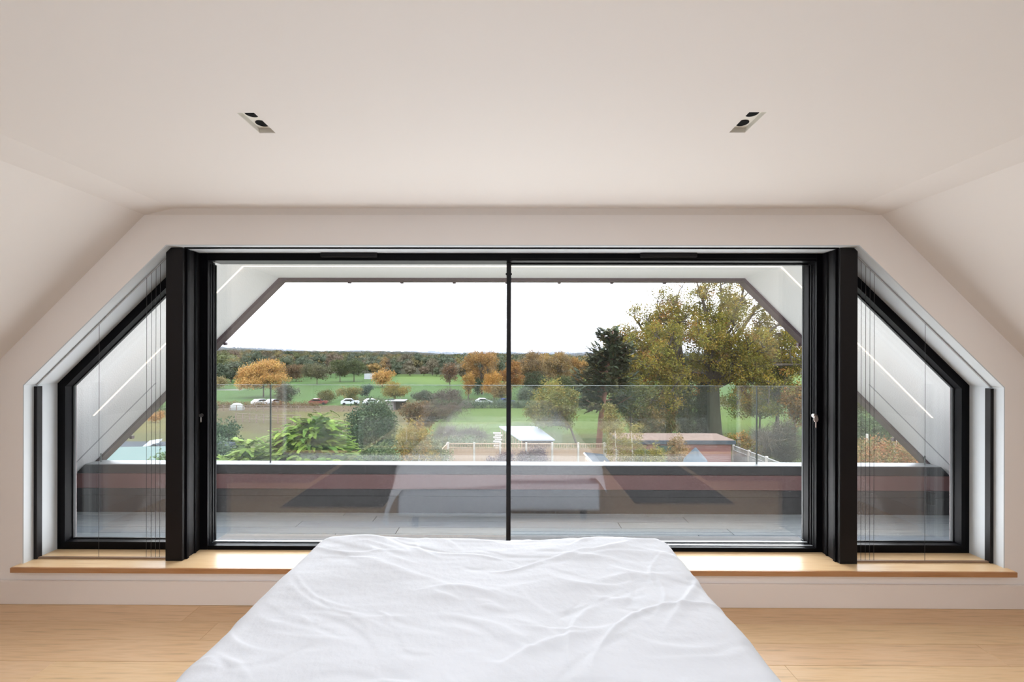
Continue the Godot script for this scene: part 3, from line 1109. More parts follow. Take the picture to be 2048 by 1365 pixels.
func scatter(called: String, mesh: Mesh, xs: Array, cs: Array, m: Material, parent: Node3D) -> void:
	var mm := MultiMesh.new()
	mm.transform_format = MultiMesh.TRANSFORM_3D
	mm.use_colors = true
	mm.mesh = mesh
	mm.instance_count = xs.size()
	for k in xs.size():
		var t: Transform3D = xs[k]
		t.origin -= parent.position
		mm.set_instance_transform(k, t)
		mm.set_instance_color(k, cs[k])
	var o := MultiMeshInstance3D.new()
	o.multimesh = mm
	o.material_override = m
	o.name = called
	parent.add_child(o, true)
	o.set_meta("kind", "stuff")


func pick(pal: Array, r: RandomNumberGenerator, jitter := 0.12) -> Color:
	var c: Color = pal[r.randi() % pal.size()]
	var g := K_LEAF * (1.0 + r.randf_range(-jitter, jitter))
	return Color(c.r * g * (1.0 + r.randf_range(-0.06, 0.06)), c.g * g, c.b * g)


func pals(a: Array) -> Array:
	var out := []
	for k in range(0, a.size(), 3):
		out.append(lin(a[k], a[k + 1], a[k + 2]))
	return out


# a bush or a tree whose crown is centred on pixel column px at distance d, with its top at row top and wpx pixels wide
func plant(called: String, label: String, category: String, px: float, top: float, d: float, wpx: float, pal: Array, o := {}) -> Node3D:
	var r := RandomNumberGenerator.new()
	r.seed = hash(label)
	var t := at(px, top, d)
	var gy := ground(t.x, d)
	var h := t.y - gy
	var low: float = o.get("low", 0.22)
	if o.has("bottom"):
		low = clampf((at(px, o.bottom, d).y - gy) / h, 0.0, 0.9)
	var rx := wpx * d / F / 2.0
	var ry := h * (1.0 - low) / 2.0
	var rz: float = rx * o.get("deep", 0.9)
	var mid := V(t.x, t.y - ry, -d)
	var root := thing(called, label, category, V(t.x, gy, -d))
	var style: String = o.get("style", "broad")
	var s: float = o.get("leaf", clampf(d * 0.013, 0.22, 1.2))
	var area := 4.0 * PI * (rx * rz + rx * ry + ry * rz) / 3.0
	var n := int(clampf(o.get("dens", 1.0) * area / (s * s) * 1.5, 60.0, 9000.0))
	var kk: int = o.get("clumps", clampi(int(area / (s * s * 14.0)), 8, 46))
	var cs := []
	for k in kk:
		var dir := rand_dir(r)
		var q := 0.72 * pow(r.randf(), 0.28)
		var squeeze := 1.0
		if style == "spray":
			squeeze = lerpf(1.0, 0.5, clampf(dir.y * q * 0.5 + 0.5, 0.0, 1.0)) * 1.2
		cs.append([mid + V(dir.x * rx * q * squeeze, dir.y * ry * q, dir.z * rz * q * squeeze), r.randf_range(0.30, 0.46)])
	# wood
	var tr := MB.new()
	var tw: float = o.get("trunk", maxf(0.05, h * 0.022))
	var tx: float = o.get("lean", 0.0) * d / F
	var base := V(t.x + tx, gy - 0.1, -d)
	var fork := V(t.x + tx * 0.6, gy + h * maxf(low, 0.12) + 0.1 * h, -d)
	tr.tube([base, base.lerp(fork, 0.5) + rand_dir(r) * h * 0.01, fork, mid + V(0, ry * 0.3, 0)], [tw, tw * 0.85, tw * 0.7, tw * 0.25], 8)
	obj("trunk", tr, M[o.get("bark", "bark")], root)
	if o.has("core"):                       # solid dark green core added inside so the crown looks dense
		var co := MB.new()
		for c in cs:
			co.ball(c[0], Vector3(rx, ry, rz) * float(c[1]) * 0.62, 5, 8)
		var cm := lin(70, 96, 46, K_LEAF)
		obj("inner_core", co, mat(Color(cm.r, cm.g, cm.b).linear_to_srgb(), 0.95, 0.0, 0.1), root, true)
	if style != "spray":
		var br := MB.new()
		for c in cs:
			var a: Vector3 = fork.lerp(mid, r.randf() * 0.8)
			var e: Vector3 = c[0]
			var bend: Vector3 = a.lerp(e, 0.5) + V(0, r.randf_range(-0.1, 0.04) * h, 0)
			br.tube([a, bend, e], [tw * 0.36, tw * 0.22, tw * 0.08], 5, false)
			for q in 3:
				var e2: Vector3 = e + rand_dir(r) * V(rx, ry, rz) * 0.34
				br.tube([bend.lerp(e, 0.6), bend.lerp(e2, 0.75), e2], [tw * 0.14, tw * 0.09, tw * 0.03], 4, false)
		obj("branches", br, M[o.get("bark", "bark")], root, true)
	# leaves: tufts over the outside of every clump
	var groups := [[[], []], [[], []], [[], []]]
	for k in n:
		var c: Array = cs[r.randi() % cs.size()]
		var dir := rand_dir(r)
		if dir.y < -0.3:
			dir.y = -dir.y * 0.5
		var rad := Vector3(rx, ry, rz) * float(c[1]) * pow(r.randf(), 0.33)
		var p: Vector3 = c[0] + dir * rad
		if p.y < gy + 0.05:
			continue
		var b: Basis
		if style == "spray":
			var outw := V(p.x - mid.x, 0, p.z - mid.z)
			outw = (outw.normalized() + V(0, r.randf_range(-0.1, 0.5), 0) + rand_dir(r) * 0.45).normalized()
			b = Basis.looking_at(-outw, V(0, 1, 0.01)).scaled(Vector3.ONE * s * r.randf_range(0.8, 1.5))
		else:
			b = Basis.from_euler(V(r.randf() * TAU, r.randf() * TAU, r.randf() * TAU)).scaled(Vector3.ONE * s * r.randf_range(0.7, 1.25))
		var g: Array = groups[r.randi() % 3]
		g[0].append(Transform3D(b, p))
		g[1].append(pick(pal, r))
	for k in 3:
		if groups[k][0].size():
			scatter("foliage", tuft("spray" if style == "spray" else "twig" if style == "bare" else "broad", k), groups[k][0], groups[k][1], M.needle if style == "spray" else M.leaf, root)
	return root


# a clipped or straggling hedge between two points
func hedge(called: String, label: String, category: String, a: Vector3, b: Vector3, h: float, w: float, s: float, pal: Array, dens := 1.0, group := "") -> void:
	var r := RandomNumberGenerator.new()
	r.seed = hash(label)
	var root := thing(called, label, category, V((a.x + b.x) / 2, minf(a.y, b.y), (a.z + b.z) / 2), group)
	var len := a.distance_to(b)
	var n := int(dens * len * (h * 2.0 + w) / (s * s) * 1.1)
	var across := (b - a).cross(Vector3.UP).normalized()
	var st := MB.new()
	for k in int(len / 0.5) + 2:
		var p := a.lerp(b, r.randf())
		st.tube([p + V(0, -0.1, 0), p + V(0, h * 0.4, 0) + rand_dir(r) * 0.1, p + V(0, h * 0.85, 0) + rand_dir(r) * 0.25], [0.03, 0.025, 0.01], 4, false)
	obj("stems", st, M.bark, root, true)
	var xs := []
	var cs := []
	for k in n:
		var y := pow(r.randf(), 0.7)
		var p := a.lerp(b, r.randf()) + V(0, h * y * r.randf_range(0.85, 1.06), 0) + across * w * r.randf_range(-0.5, 0.5)
		xs.append(Transform3D(Basis.from_euler(V(r.randf() * TAU, r.randf() * TAU, r.randf() * TAU)).scaled(Vector3.ONE * s * r.randf_range(0.7, 1.25)), p))
		cs.append(pick(pal, r))
	scatter("foliage", tuft("broad", 1), xs, cs, M.leaf, root)


# ---- far trees: a few kinds built once and copied
var protos := []
var far_mats := []


func build_protos() -> void:
	for kind in 5:
		var r := RandomNumberGenerator.new()
		r.seed = 100 + kind
		var mb := MB.new()
		var wide: float = [0.46, 0.40, 0.30, 0.50, 0.44][kind]
		var low: float = [0.10, 0.16, 0.08, 0.05, 0.2][kind]
		for k in [16, 14, 13, 12, 16][kind]:
			var dir := rand_dir(r)
			var q := 0.72 * pow(r.randf(), 0.25)
			var ry := (1.0 - low) / 2.0
			var c := V(dir.x * wide * q, low + ry + dir.y * ry * q, dir.z * wide * q)
			var rad := r.randf_range(0.15, 0.22)
			var tone := r.randf_range(0.88, 1.1)
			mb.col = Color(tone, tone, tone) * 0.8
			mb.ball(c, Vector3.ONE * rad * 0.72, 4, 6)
			for j in 60:
				var o := rand_dir(r)
				if o.y < -0.4:
					o.y = -o.y
				var g := tone * r.randf_range(0.72, 1.22)
				mb.col = Color(g * r.randf_range(0.93, 1.07), g, g)
				var a := (o + rand_dir(r)).normalized()
				mb.leaf(c + o * rad * r.randf_range(0.75, 1.1), a * 0.075, a.cross(rand_dir(r)).normalized() * 0.05)
		var tr := MB.new()
		tr.tube([V(0, -0.03, 0), V(0.005, 0.2, 0), V(0, 0.6, 0)], [0.026, 0.022, 0.01], 6)
		protos.append([mb.mesh(), tr.mesh()])
	var table := [  # woods tones muted, distance haze put into their colour
		[110, 108, 72], [124, 116, 76], [98, 106, 80], [88, 98, 76], [130, 112, 80], [116, 108, 86], [136, 124, 76], [82, 94, 72], [150, 122, 76], [118, 102, 82],
		[104, 110, 68], [164, 132, 74],
	]
	for c in table:
		var m := leaf_mat(0.2)
		var l := lin(c[0], c[1], c[2], K_LEAF * 1.15)
		m.albedo_color = Color(l.r, l.g, l.b).linear_to_srgb()
		far_mats.append(m)


func far_tree(called: String, label: String, where: Vector3, h: float, w: float, kind: int, m: Material, group := "", turn := 0.0) -> void:
	var t := thing(called, label, "tree", where, group)
	t.rotation.y = turn
	t.scale = V(w, h, w)
	for k in 2:
		var o := MeshInstance3D.new()
		o.name = ["crown", "trunk"][k]
		o.mesh = protos[kind][k]
		o.material_override = m if k == 0 else M.bark
		t.add_child(o, true)


func build_far_woods() -> void:
	var r := RandomNumberGenerator.new()
	r.seed = 77
	var names := ["olive green", "yellowish olive", "grey green", "dark green", "russet", "grey brown", "golden olive", "deep green", "amber", "dull brown", "moss green", "yellow gold"]
	# where the park's own big trees stand
	var placed := []
	for q in [[527, 131, 18.0], [680, 204, 14.0], [708, 206, 14.0], [634, 186, 14.0], [592, 205, 13.0], [437, 160, 8.0], [912, 150, 9.0], [968, 138, 14.0], [1070, 144, 13.0], [1112, 150, 14.0], [1150, 148, 10.0], [737, 226, 6.0], [765, 172, 9.0]]:
		placed.append(V((q[0] - 1022.0) / F * q[1], q[1], q[2]))
	var rows := [0.0, 13.0, 27.0, 42.0, 60.0, 82.0, 108.0, 140.0, 180.0]
	for j in rows.size():
		var px := 396.0
		while px < 1330.0:
			var e := tab([[424.0, 176.0], [480.0, 184.0], [600.0, 205.0], [650.0, 232.0], [740.0, 262.0], [900.0, 250.0], [930.0, 205.0], [1000.0, 190.0], [1330.0, 180.0]], px)
			var d: float = e + rows[j] * (1.0 + 0.2 * r.randf()) + r.randf() * 9.0
			var h := r.randf_range(9.0, 14.0) * (1.0 if j > 0 else 0.72)
			if px > 640.0 and px < 920.0 and j < 2:
				h *= 0.8
			var w := h * r.randf_range(0.85, 1.25)
			var x: float = (px - 1022.0) / F * d
			var clash := false
			for b in placed:
				if Vector2(x - b.x, d - b.y).length() < (w + b.z) * 0.49:
					clash = true
					break
			if clash:
				px += w * F / d * 0.25
				continue
			placed.append(V(x, d, w))
			var k := r.randi() % 12
			if k in [8, 11, 4] and r.randf() < 0.75:
				k = 3
			if j < 2 and px > 760.0 and px < 905.0:
				k = [5, 2, 3, 9][r.randi() % 4]
			var where: String = "behind the orange maple" if px < 560.0 else "behind the reddish brown tree" if px < 640.0 else "behind the pair of park trees" if px < 735.0 else "behind the golden lawn tree" if px < 830.0 else "behind the far lawn" if px < 905.0 else "behind the tall golden tree" if px < 1015.0 else "behind the sparse tan trees" if px < 1160.0 else "behind the pine and oak"
			var label := "%s %s tree %s, %s" % ["tall" if h > 11.3 else "low", names[k], where, ["at the wood's edge", "just inside the wood", "in the middle of the wood", "deep in the wood"][mini(j / 2, 3)]]
			far_tree("wood_tree", label, V(x, ground(x, d), -d), h, w, r.randi() % 5, far_mats[k], label, r.randf() * TAU)
			px += w * F / d * r.randf_range(0.9, 1.12)
	# the hills behind, far too many trees to count
	var xs := [[], [], []]
	var cs := [[], [], []]
	var d := 430.0
	while d < 4200.0:
		var step := maxf(8.0, d * 0.0085)
		var x := -0.72 * d
		while x < 0.45 * d:
			var h := r.randf_range(8.0, 13.0)
			if d > 1500.0:
				h *= 1.0 + (d - 1500.0) / 2500.0
			var w := h * r.randf_range(1.0, 1.5)
			var k := r.randi() % 3
			var dd := d + r.randf() * step * 2.0
			var xx := x + r.randf() * step
			xs[k].append(Transform3D(Basis.from_euler(V(0, r.randf() * TAU, 0)).scaled(V(w, h, w)), V(xx, ground(xx, dd), -dd)))
			cs[k].append(pick([lin(104, 104, 58), lin(122, 112, 70), lin(88, 98, 66), lin(128, 110, 76), lin(110, 104, 82), lin(80, 92, 66)], r))
			x += step * r.randf_range(0.8, 1.3)
		d += step * (1.6 if d < 1500.0 else 3.0)
	var wood := thing("woodland", "continuous autumn woodland covering the hills on the horizon", "woodland", V(0, ground(0, 900), -900))
	wood.set_meta("kind", "stuff")
	for k in 3:
		scatter("canopy", protos[k][0], xs[k], cs[k], M.leaf, wood)


func build_park() -> void:
	# single trees and bushes that stand out on the park's edge; d, colour and size are each tree's own
	var gold := pals([228, 180, 104, 234, 190, 116, 214, 158, 88, 222, 174, 112])
	var olive := pals([122, 118, 66, 108, 110, 62, 136, 126, 72])
	var green := pals([92, 104, 62, 80, 94, 60, 104, 112, 66])
	var brown := pals([132, 108, 80, 146, 116, 80, 120, 102, 80])
	var rust := pals([176, 124, 66, 160, 112, 66, 188, 138, 74])
	var grey := pals([118, 122, 104, 132, 128, 110, 104, 114, 98])
	var straw := pals([176, 160, 88, 160, 152, 84, 184, 152, 78])
	var list := [
		["maple_tree", "big orange autumn tree on the lawn above the parked cars", 527, 722, 128, 118, gold, 0.0],
		["maple_tree", "small round golden tree alone on the park lawn", 765, 737, 172, 48, gold, 0.0],
		["park_tree", "dark green round tree, first of the pair on the park lawn", 680, 721, 204, 50, green, 0.2],
		["park_tree", "dark green round tree, second of the pair nearer the white pavilion", 708, 720, 206, 50, green, 0.2],
		["park_tree", "broad grey olive tree with a short trunk on the lawn", 634, 726, 186, 60, pals([122, 118, 84, 112, 112, 84]), 0.12],
		["park_tree", "reddish brown tree between the orange tree and the olive one", 592, 728, 205, 50, brown, 0.05],
		["park_bush", "pale cream bush at the edge of the left wood", 437, 752, 160, 36, pals([180, 164, 116, 168, 150, 110]), 0.02],
		["park_bush", "grey leafless bush beside the white parked cars", 572, 764, 108, 46, grey, 0.05],
		["park_bush", "blue green round bush below the golden tree", 734, 768, 128, 30, pals([96, 118, 104, 84, 106, 94]), 0.02],
		["park_bush", "tall yellow green bush in front of the golden tree", 790, 764, 122, 62, straw, 0.03],
		["park_bush", "olive bush with yellow tips behind the parked cars", 700, 776, 120, 52, pals([150, 146, 96, 136, 138, 92, 176, 148, 84]), 0.02],
		["park_bush", "dull green bush left of the olive bush", 655, 782, 112, 40, olive, 0.02],
		["park_bush", "grey green scrub at the end of the car park", 850, 784, 112, 56, grey, 0.02],
		["park_bush", "grey purple scrub between car park and meadow", 900, 780, 108, 62, pals([134, 122, 112, 120, 112, 104]), 0.02],
		["park_tree", "purple brown tree at the far corner of the lawn", 900, 724, 180, 30, pals([138, 112, 96, 150, 112, 80, 120, 104, 92]), 0.04],
		["park_tree", "slim amber tree beside the purple brown one", 937, 738, 124, 24, pals([204, 156, 82, 190, 146, 80]), 0.04],
		["park_bush", "dark green bush below the amber tree", 955, 752, 138, 30, pals([92, 106, 78, 84, 98, 72]), 0.02],
		["park_tree", "tall golden tree standing out against the sky", 964, 696, 140, 82, pals([198, 150, 84, 186, 142, 86, 176, 142, 96]), 0.1],
		["park_tree", "smaller bright yellow tree below the tall golden one", 988, 742, 118, 52, pals([216, 160, 74, 200, 150, 80]), 0.05],
		["park_tree", "orange tree directly beyond the middle door stile", 1022, 716, 126, 50, rust, 0.06],
		["park_tree", "thin brown gold tree right of the orange one", 1066, 700, 155, 72, pals([164, 138, 100, 176, 142, 90, 150, 130, 104]), 0.06],
		["park_tree", "sparse tan tree with bare top twigs", 1116, 698, 144, 74, pals([170, 146, 104, 158, 136, 104, 184, 148, 88]), 0.06],
		["park_tree", "amber tree half hidden by the dark pine", 1150, 712, 148, 56, pals([194, 148, 80, 170, 134, 84]), 0.06],
		["park_tree", "dark evergreen below the thin brown gold tree", 1066, 742, 128, 50, pals([84, 94, 66, 74, 86, 60]), 0.02],
		["park_bush", "dark green bush at the meadow edge beside the pine", 1128, 752, 122, 56, pals([88, 104, 66, 100, 108, 70]), 0.02],
		["park_bush", "yellow bush in the row behind the meadow", 1104, 764, 112, 40, straw, 0.02],
		["park_bush", "grey green bush in the row behind the meadow", 1052, 772, 106, 50, pals([122, 132, 112, 112, 122, 104]), 0.02],
		["park_bush", "orange brown bush above the blue car", 1002, 764, 114, 44, pals([178, 146, 90, 160, 140, 96]), 0.02],
	]
	for e in list:
		plant(e[0], e[1], "tree" if e[0].ends_with("tree") else "bush", e[2], e[3], e[4], e[5], e[6], {"low": e[7], "leaf": e[4] * 0.006, "dens": 0.7, "clumps": 22})
	hedge("field_hedge", "low dark green hedge along the far side of the meadow", "hedge", gp(870, 101), gp(1180, 104), 1.6, 2.5, 0.55, pals([98, 122, 84, 110, 130, 88, 90, 110, 80]), 1.0)
	hedge("field_hedge", "rough brown hedge along the paddock below the parked cars", "hedge", gp(420, 102), gp(640, 103), 1.0, 1.5, 0.5, pals([150, 118, 84, 136, 120, 84, 164, 124, 80]), 0.7)
	# white pavilion at the wood's edge
	var pv := thing("pavilion", "tiny white roofed pavilion at the edge of the wood", "pavilion", gp(737, 226))
	obj("body", MB.new().box(gp(734, 226) + V(0, 0, 0), gp(740, 226) + V(0, 1.1, -2.0)), M.bark, pv)
	obj("roof", MB.new().box(gp(733, 226) + V(0, 1.1, 0.3), gp(741, 226) + V(0, 1.6, -2.3), 0.1), M.coping, pv)
	# parked cars
	var cars := [
		["white hatchback parked beneath the orange tree", 521, 107, 1.15, [225, 228, 232]], ["pale silver car next to the white hatchback", 547, 107, 1.35, [206, 212, 220]],
		["dark red car half hidden by bushes in the car park", 636, 108, 0.2, [120, 62, 58]], ["silver car with a shiny roof in the middle of the car park", 700, 108, 0.3, [196, 204, 212]],
		["white car beside the dark field shelter", 744, 108, 0.5, [214, 218, 222]], ["white car parked below the golden trees", 968, 110, 0.2, [222, 226, 230]], ["dark blue car parked at the end of the row", 1014, 110, 0.4, [60, 72, 120]],
	]
	for c in cars:
		car(c[0], gp(c[1], c[2]), c[3], mat(Color8(c[4][0], c[4][1], c[4][2]), 0.25, 0.2))
	# dark field shelter
	var sh := thing("field_shelter", "dark open timber shelter between the bushes", "shelter", gp(795, 96))
	obj("back_wall", MB.new().box(gp(778, 97) , gp(812, 97) + V(0, 2.0, 0.15)), M.bark, sh)
	obj("side_wall", MB.new().box(gp(778, 97), gp(787, 95) + V(0, 2.0, 0)), mat(Color8(120, 112, 110), 0.9), sh)
	obj("roof", MB.new().box(gp(776, 97) + V(0, 2.0, -0.3), gp(814, 97) + V(0, 2.15, 2.6), 0.03), M.coping, sh)
	var hp := MB.new()
	hp.ball(gp(472, 92) + V(0, 0.2, 0), V(1.5, 1.35, 1.2), 7, 10)
	tag(obj("covered_heap", hp, mat(Color8(138, 142, 138), 0.6)), "heap under a grey sheet in the paddock", "heap")
	rail_fence("post and rail fence across the paddock behind the grey heap", gp(432, 90), gp(640, 84), 15)
	rail_fence("second post and rail fence nearer the green bushes", gp(470, 62), gp(600, 58), 9)


# a point of the ground d metres away in pixel column px
func gp(px: float, d: float) -> Vector3:
	var x := (px - 1022.0) / F * d
	return V(x, ground(x, d), -d)


func car(label: String, where: Vector3, turn: float, paint: Material) -> void:
	var t := thing("parked_car", label, "car", where)
	t.rotation.y = turn
	var body := MB.new()
	var sidep := poly([-2.1, 0.35, 2.1, 0.35, 2.15, 0.75, 1.9, 0.9, 0.95, 0.98, 0.35, 1.45, -1.1, 1.5, -1.85, 1.05, -2.12, 0.95])
	body.prism(sidep, -0.82, 0.82)
	var gl := MB.new().prism(poly([-1.55, 1.02, -1.0, 1.4, 0.28, 1.37, 0.78, 1.0]), -0.835, 0.835)
	var ws := MB.new()
	ws.face([V(0.99, 0.99, -0.7), V(0.99, 0.99, 0.7), V(0.42, 1.43, 0.62), V(0.42, 1.43, -0.62)], V(0, 0.5, 0))
	for k in [["body", body, paint], ["side_windows", gl, M.black], ["windscreen", ws, M.black]]:
		var o := MeshInstance3D.new()
		o.name = k[0]
		o.mesh = k[1].mesh()
		o.material_override = k[2]
		t.add_child(o, true)
	for x in [-1.35, 1.3]:
		for z in [-0.8, 0.8]:
			var w := MeshInstance3D.new()
			w.name = "wheel"
			w.mesh = MB.new().tube([V(x, 0.33, z - 0.1), V(x, 0.33, z + 0.1)], [0.33, 0.33], 12).mesh()
			w.material_override = M.black_soft
			t.add_child(w, true)


func rail_fence(label: String, a: Vector3, b: Vector3, n: int) -> void:
	var f := thing("rail_fence", label, "fence", a.lerp(b, 0.5))
	for k in n + 1:
		var p := a.lerp(b, float(k) / n)
		p.y = ground(p.x, -p.z)
		obj("post", MB.new().box(p + V(-0.06, -0.2, -0.06), p + V(0.06, 1.2, 0.06)), M.rail, f)
	for y in [0.45, 0.8, 1.15]:
		var path := []
		var rad := []
		for k in n + 1:
			var p := a.lerp(b, float(k) / n)
			p.y = ground(p.x, -p.z) + y
			path.append(p)
			rad.append(0.045)
		obj("rail", MB.new().tube(path, rad, 5), M.rail, f)


func build_garden() -> void:
	M.fence = wood(Color8(160, 136, 112), Color8(136, 112, 92), 0.85, 51, 4.0, 0.4)
	M.fence_grey = wood(Color8(150, 148, 144), Color8(126, 124, 122), 0.85, 52, 4.0, 0.4)
	M.concrete = mat(Color8(170, 165, 156), 0.9)
	M.felt = mat(Color8(66, 72, 78), 0.95, 0.0, 0.2)
	M.metal_roof = mat(Color8(150, 156, 163), 0.5)
	M.brick = mat(Color8(118, 82, 76), 0.9)
	M.gravel = mat(Color.WHITE, 0.95)
	M.gravel.albedo_texture = noise_tex(0.12, [Color8(84, 68, 58), Color8(112, 92, 80), Color8(120, 102, 90)], 256, 256, 61, 3)
	M.gravel.uv1_scale = V(0.6, 0.6, 1)
	M.dark_green = mat(Color8(52, 70, 62), 0.5)
	M.tarp = mat(Color8(92, 106, 118), 0.6)
	M.teal = mat(Color8(100, 118, 114), 0.9, 0.0, 0.2)

	# fences
	var top := 5.23
	board_fence("tan board fence with concrete posts across the end of the garden", V(-3.62, EYE.y - 7.0, -26.0), V(5.4, EYE.y - 7.0, -26.0), 1.77, 6, M.fence)
	board_fence("tan board fence down the side of the garden beside the yellow birch", V(-3.95, EYE.y - 7.0, -21.4), V(-3.66, EYE.y - 7.0, -25.8), 1.77, 2, M.fence)
	board_fence("tan board fence down the side of the garden beside the brick shed", V(5.48, EYE.y - 7.0, -25.75), V(5.9, EYE.y - 7.0, -22.2), 1.77, 2, M.fence)
	board_fence("grey weathered board fence running back beside the brick shed", V(12.62, EYE.y - 7.0, -25.6), V(13.0, EYE.y - 7.0, -19.6), 1.78, 4, M.fence_grey)

	# brick shed with a flat gravelled roof
	var g0 := EYE.y - 7.0
	var ry := EYE.y - 4.61
	var sh := thing("brick_shed", "brick outbuilding with a flat brown roof and dark fascia", "shed", V(8.9, g0, -25.5))
	var bw := MB.new().box(V(5.95, g0 - 0.2, -27.0), V(11.75, ry - 0.2, -24.1))
	obj("wall", bw, M.brick, sh)
	for k in 26:                             # brick courses, each standing a little proud of its joint
		var y := g0 + 0.08 * k
		if y + 0.065 < ry - 0.2:
			obj("brick_course", MB.new().box(V(5.94, y, -24.11), V(11.76, y + 0.066, -24.085)), M.brick, sh, true)
	obj("fascia", MB.new().box(V(5.7, ry - 0.22, -26.2), V(11.95, ry - 0.02, -23.95), 0.01), M.felt, sh)
	obj("roof", MB.new().box(V(5.75, ry - 0.02, -26.1), V(11.9, ry, -24.0)), M.gravel, sh)
	obj("door", MB.new().box(V(7.75, g0, -24.1), V(8.75, ry - 0.3, -24.03), 0.01), M.dark_green, sh)
	obj("window", MB.new().box(V(6.6, g0 + 0.9, -24.1), V(7.4, ry - 0.5, -24.04), 0.01), M.dark_green, sh)

	# open timber store with a pale metal roof
	var ts := thing("timber_store", "timber store with a pale sheet metal roof behind the fence", "shed", V(1.3, EYE.y - 7.1, -29.5))
	var a := at(1040, 880, 28.0)
	var b := at(1110, 880, 28.0)
	var c := at(1074, 853, 31.4)
	var e := at(998, 853, 31.4)
	var rf := MB.new()
	var cen := (a + b + c + e) / 4.0 - V(0, 0.5, 0)
	rf.face([a, b, c, e], cen)
	rf.face([a - V(0, 0.07, 0), b - V(0, 0.07, 0), b, a], cen + V(0, 0, -1))
	rf.face([a - V(0, 0.07, 0), e - V(0, 0.07, 0), e, a], cen + V(2, 0, 0))
	rf.face([b - V(0, 0.07, 0), c - V(0, 0.07, 0), c, b], cen + V(-2, 0, 0))
	rf.face([a - V(0, 0.07, 0), b - V(0, 0.07, 0), c - V(0, 0.07, 0), e - V(0, 0.07, 0)], cen + V(0, 3, 0))
	obj("roof", rf, M.metal_roof, ts)
	var gy := EYE.y - 7.3
	for k in 9:
		var p0: Vector3 = (a + V(0.1, -0.1, 0)).lerp(e + V(0.1, -0.1, 0), k / 8.0)
		obj("board", MB.new().box(V(p0.x - 0.02, gy, p0.z - 0.19), V(p0.x + 0.03, p0.y, p0.z + 0.19)), M.fence, ts)
	obj("front_wall", MB.new().box(V(a.x + 0.1, gy, -28.3), V(b.x - 0.1, a.y - 0.12, -28.2)), mat(Color8(92, 82, 74), 0.9), ts)
	for k in 12:
		var lx := e.x - 0.25 - 0.1 * (k % 2)
		var ly := gy + 0.35 + 0.14 * k
		tag(obj("log", MB.new().tube([V(lx, ly, -30.4), V(lx + 0.5, ly, -30.35)], [0.07, 0.065], 7), M.bark_pale), "pale sawn log stacked beside the timber store", "log", "logs stacked beside the timber store")

	# small felt roofed shed by the fence
	var ss := thing("garden_shed", "small garden shed with a dark sloping felt roof", "shed", at(1185, 1000, 20.5))
	var q0 := at(1168, 905, 20.5)
	var q1 := at(1206, 909, 21.5)
	obj("wall", MB.new().box(V(q0.x + 0.15, g0, -21.2), V(q1.x - 0.1, q0.y - 0.4, -18.8)), M.fence, ss)
	var r2 := MB.new()
	var o2 := V(0.55, -0.55, 1.9)
	r2.face([q0, q1, q1 + o2, q0 + o2], q0 - V(0, 1, 0))
	r2.face([q0 - V(0, 0.06, 0), q1 - V(0, 0.06, 0), q1 + o2 - V(0, 0.06, 0), q0 + o2 - V(0, 0.06, 0)], q0 + V(0, 1, 0))
	obj("roof", r2, M.felt, ss)
	obj("barge_board", MB.new().tube([q0 + V(0, -0.05, 0), q0 + o2 + V(0, -0.05, 0)], [0.05, 0.05], 4), M.bark_pale, ss)

	# covered parasol
	var pc := at(1391, 896, 20.0)
	var cov := MB.new().tube([V(pc.x, g0, -20.0), V(pc.x, g0 + 0.7, -20.0), V(pc.x, pc.y - 0.55, -20.0), V(pc.x, pc.y - 0.12, -20.0), V(pc.x, pc.y, -20.0)], [0.75, 0.72, 0.5, 0.14, 0.03], 14)
	tag(obj("covered_parasol", cov, M.tarp), "grey fabric cover over furniture in front of the brick shed", "garden cover")

	# roofs below, seen through the left side window
	var fr := thing("flat_roof", "grey flat roof of the neighbouring extension", "roof", V(-18.0, EYE.y - 5.0, -22.4))
	obj("deck", MB.new().box(V(-26, EYE.y - 4.9, -23.3), V(-14.2, EYE.y - 4.62, -21.6), 0.02), M.felt, fr)
	obj("wall", MB.new().box(V(-25.8, g0 - 0.5, -23.2), V(-14.4, EYE.y - 4.9, -21.7)), M.brick, fr)
	var gr := thing("greenhouse", "pale teal sloping roof below the grey flat roof", "greenhouse", V(-16, g0, -18.5))
	var gm := MB.new()
	gm.face([V(-22, EYE.y - 4.5, -20.9), V(-13.6, EYE.y - 4.25, -20.6), V(-12.6, EYE.y - 4.75, -17.0), V(-22, EYE.y - 4.75, -17.0)], V(-16, g0, -18))
	gm.face([V(-22, EYE.y - 4.58, -20.9), V(-13.6, EYE.y - 4.33, -20.6), V(-12.6, EYE.y - 4.83, -17.0), V(-22, EYE.y - 4.83, -17.0)], V(-16, 9, -18))
	obj("roof", gm, M.teal, gr)
	obj("wall", MB.new().box(V(-21.5, g0 - 0.3, -20.5), V(-13.2, EYE.y - 4.85, -17.2)), M.fence_grey, gr)
	var vt := thing("roof_vent", "open white roof vent on the grey flat roof", "vent", at(296, 897, 21.7))
	var v0 := at(284, 896, 21.7)
	for w in [at(299, 884, 21.9), at(304, 891, 21.8)]:
		var pn := MB.new()
		var th := V(0.02, 0.06, 0)
		pn.face([v0, w, w + V(0.25, 0, -0.5), v0 + V(0.25, 0, -0.5)], v0 - V(0, 1, 0))
		pn.face([v0 + th, w + th, w, v0], v0 - V(0, 0, 5))
		pn.face([v0 + th, w + th, w + th + V(0.25, 0, -0.5), v0 + th + V(0.25, 0, -0.5)], v0 + V(0, -1, 0))
		obj("flap", pn, M.lining, vt)

	# planting
	plant("cypress", "bright yellow green cypress mound below the balcony", "conifer", 622, 818, 17.5, 240, pals([156, 190, 76, 140, 178, 70, 168, 200, 90, 112, 154, 70]), {"style": "spray", "low": 0.0, "leaf": 0.24, "dens": 2.6, "clumps": 46, "core": true})
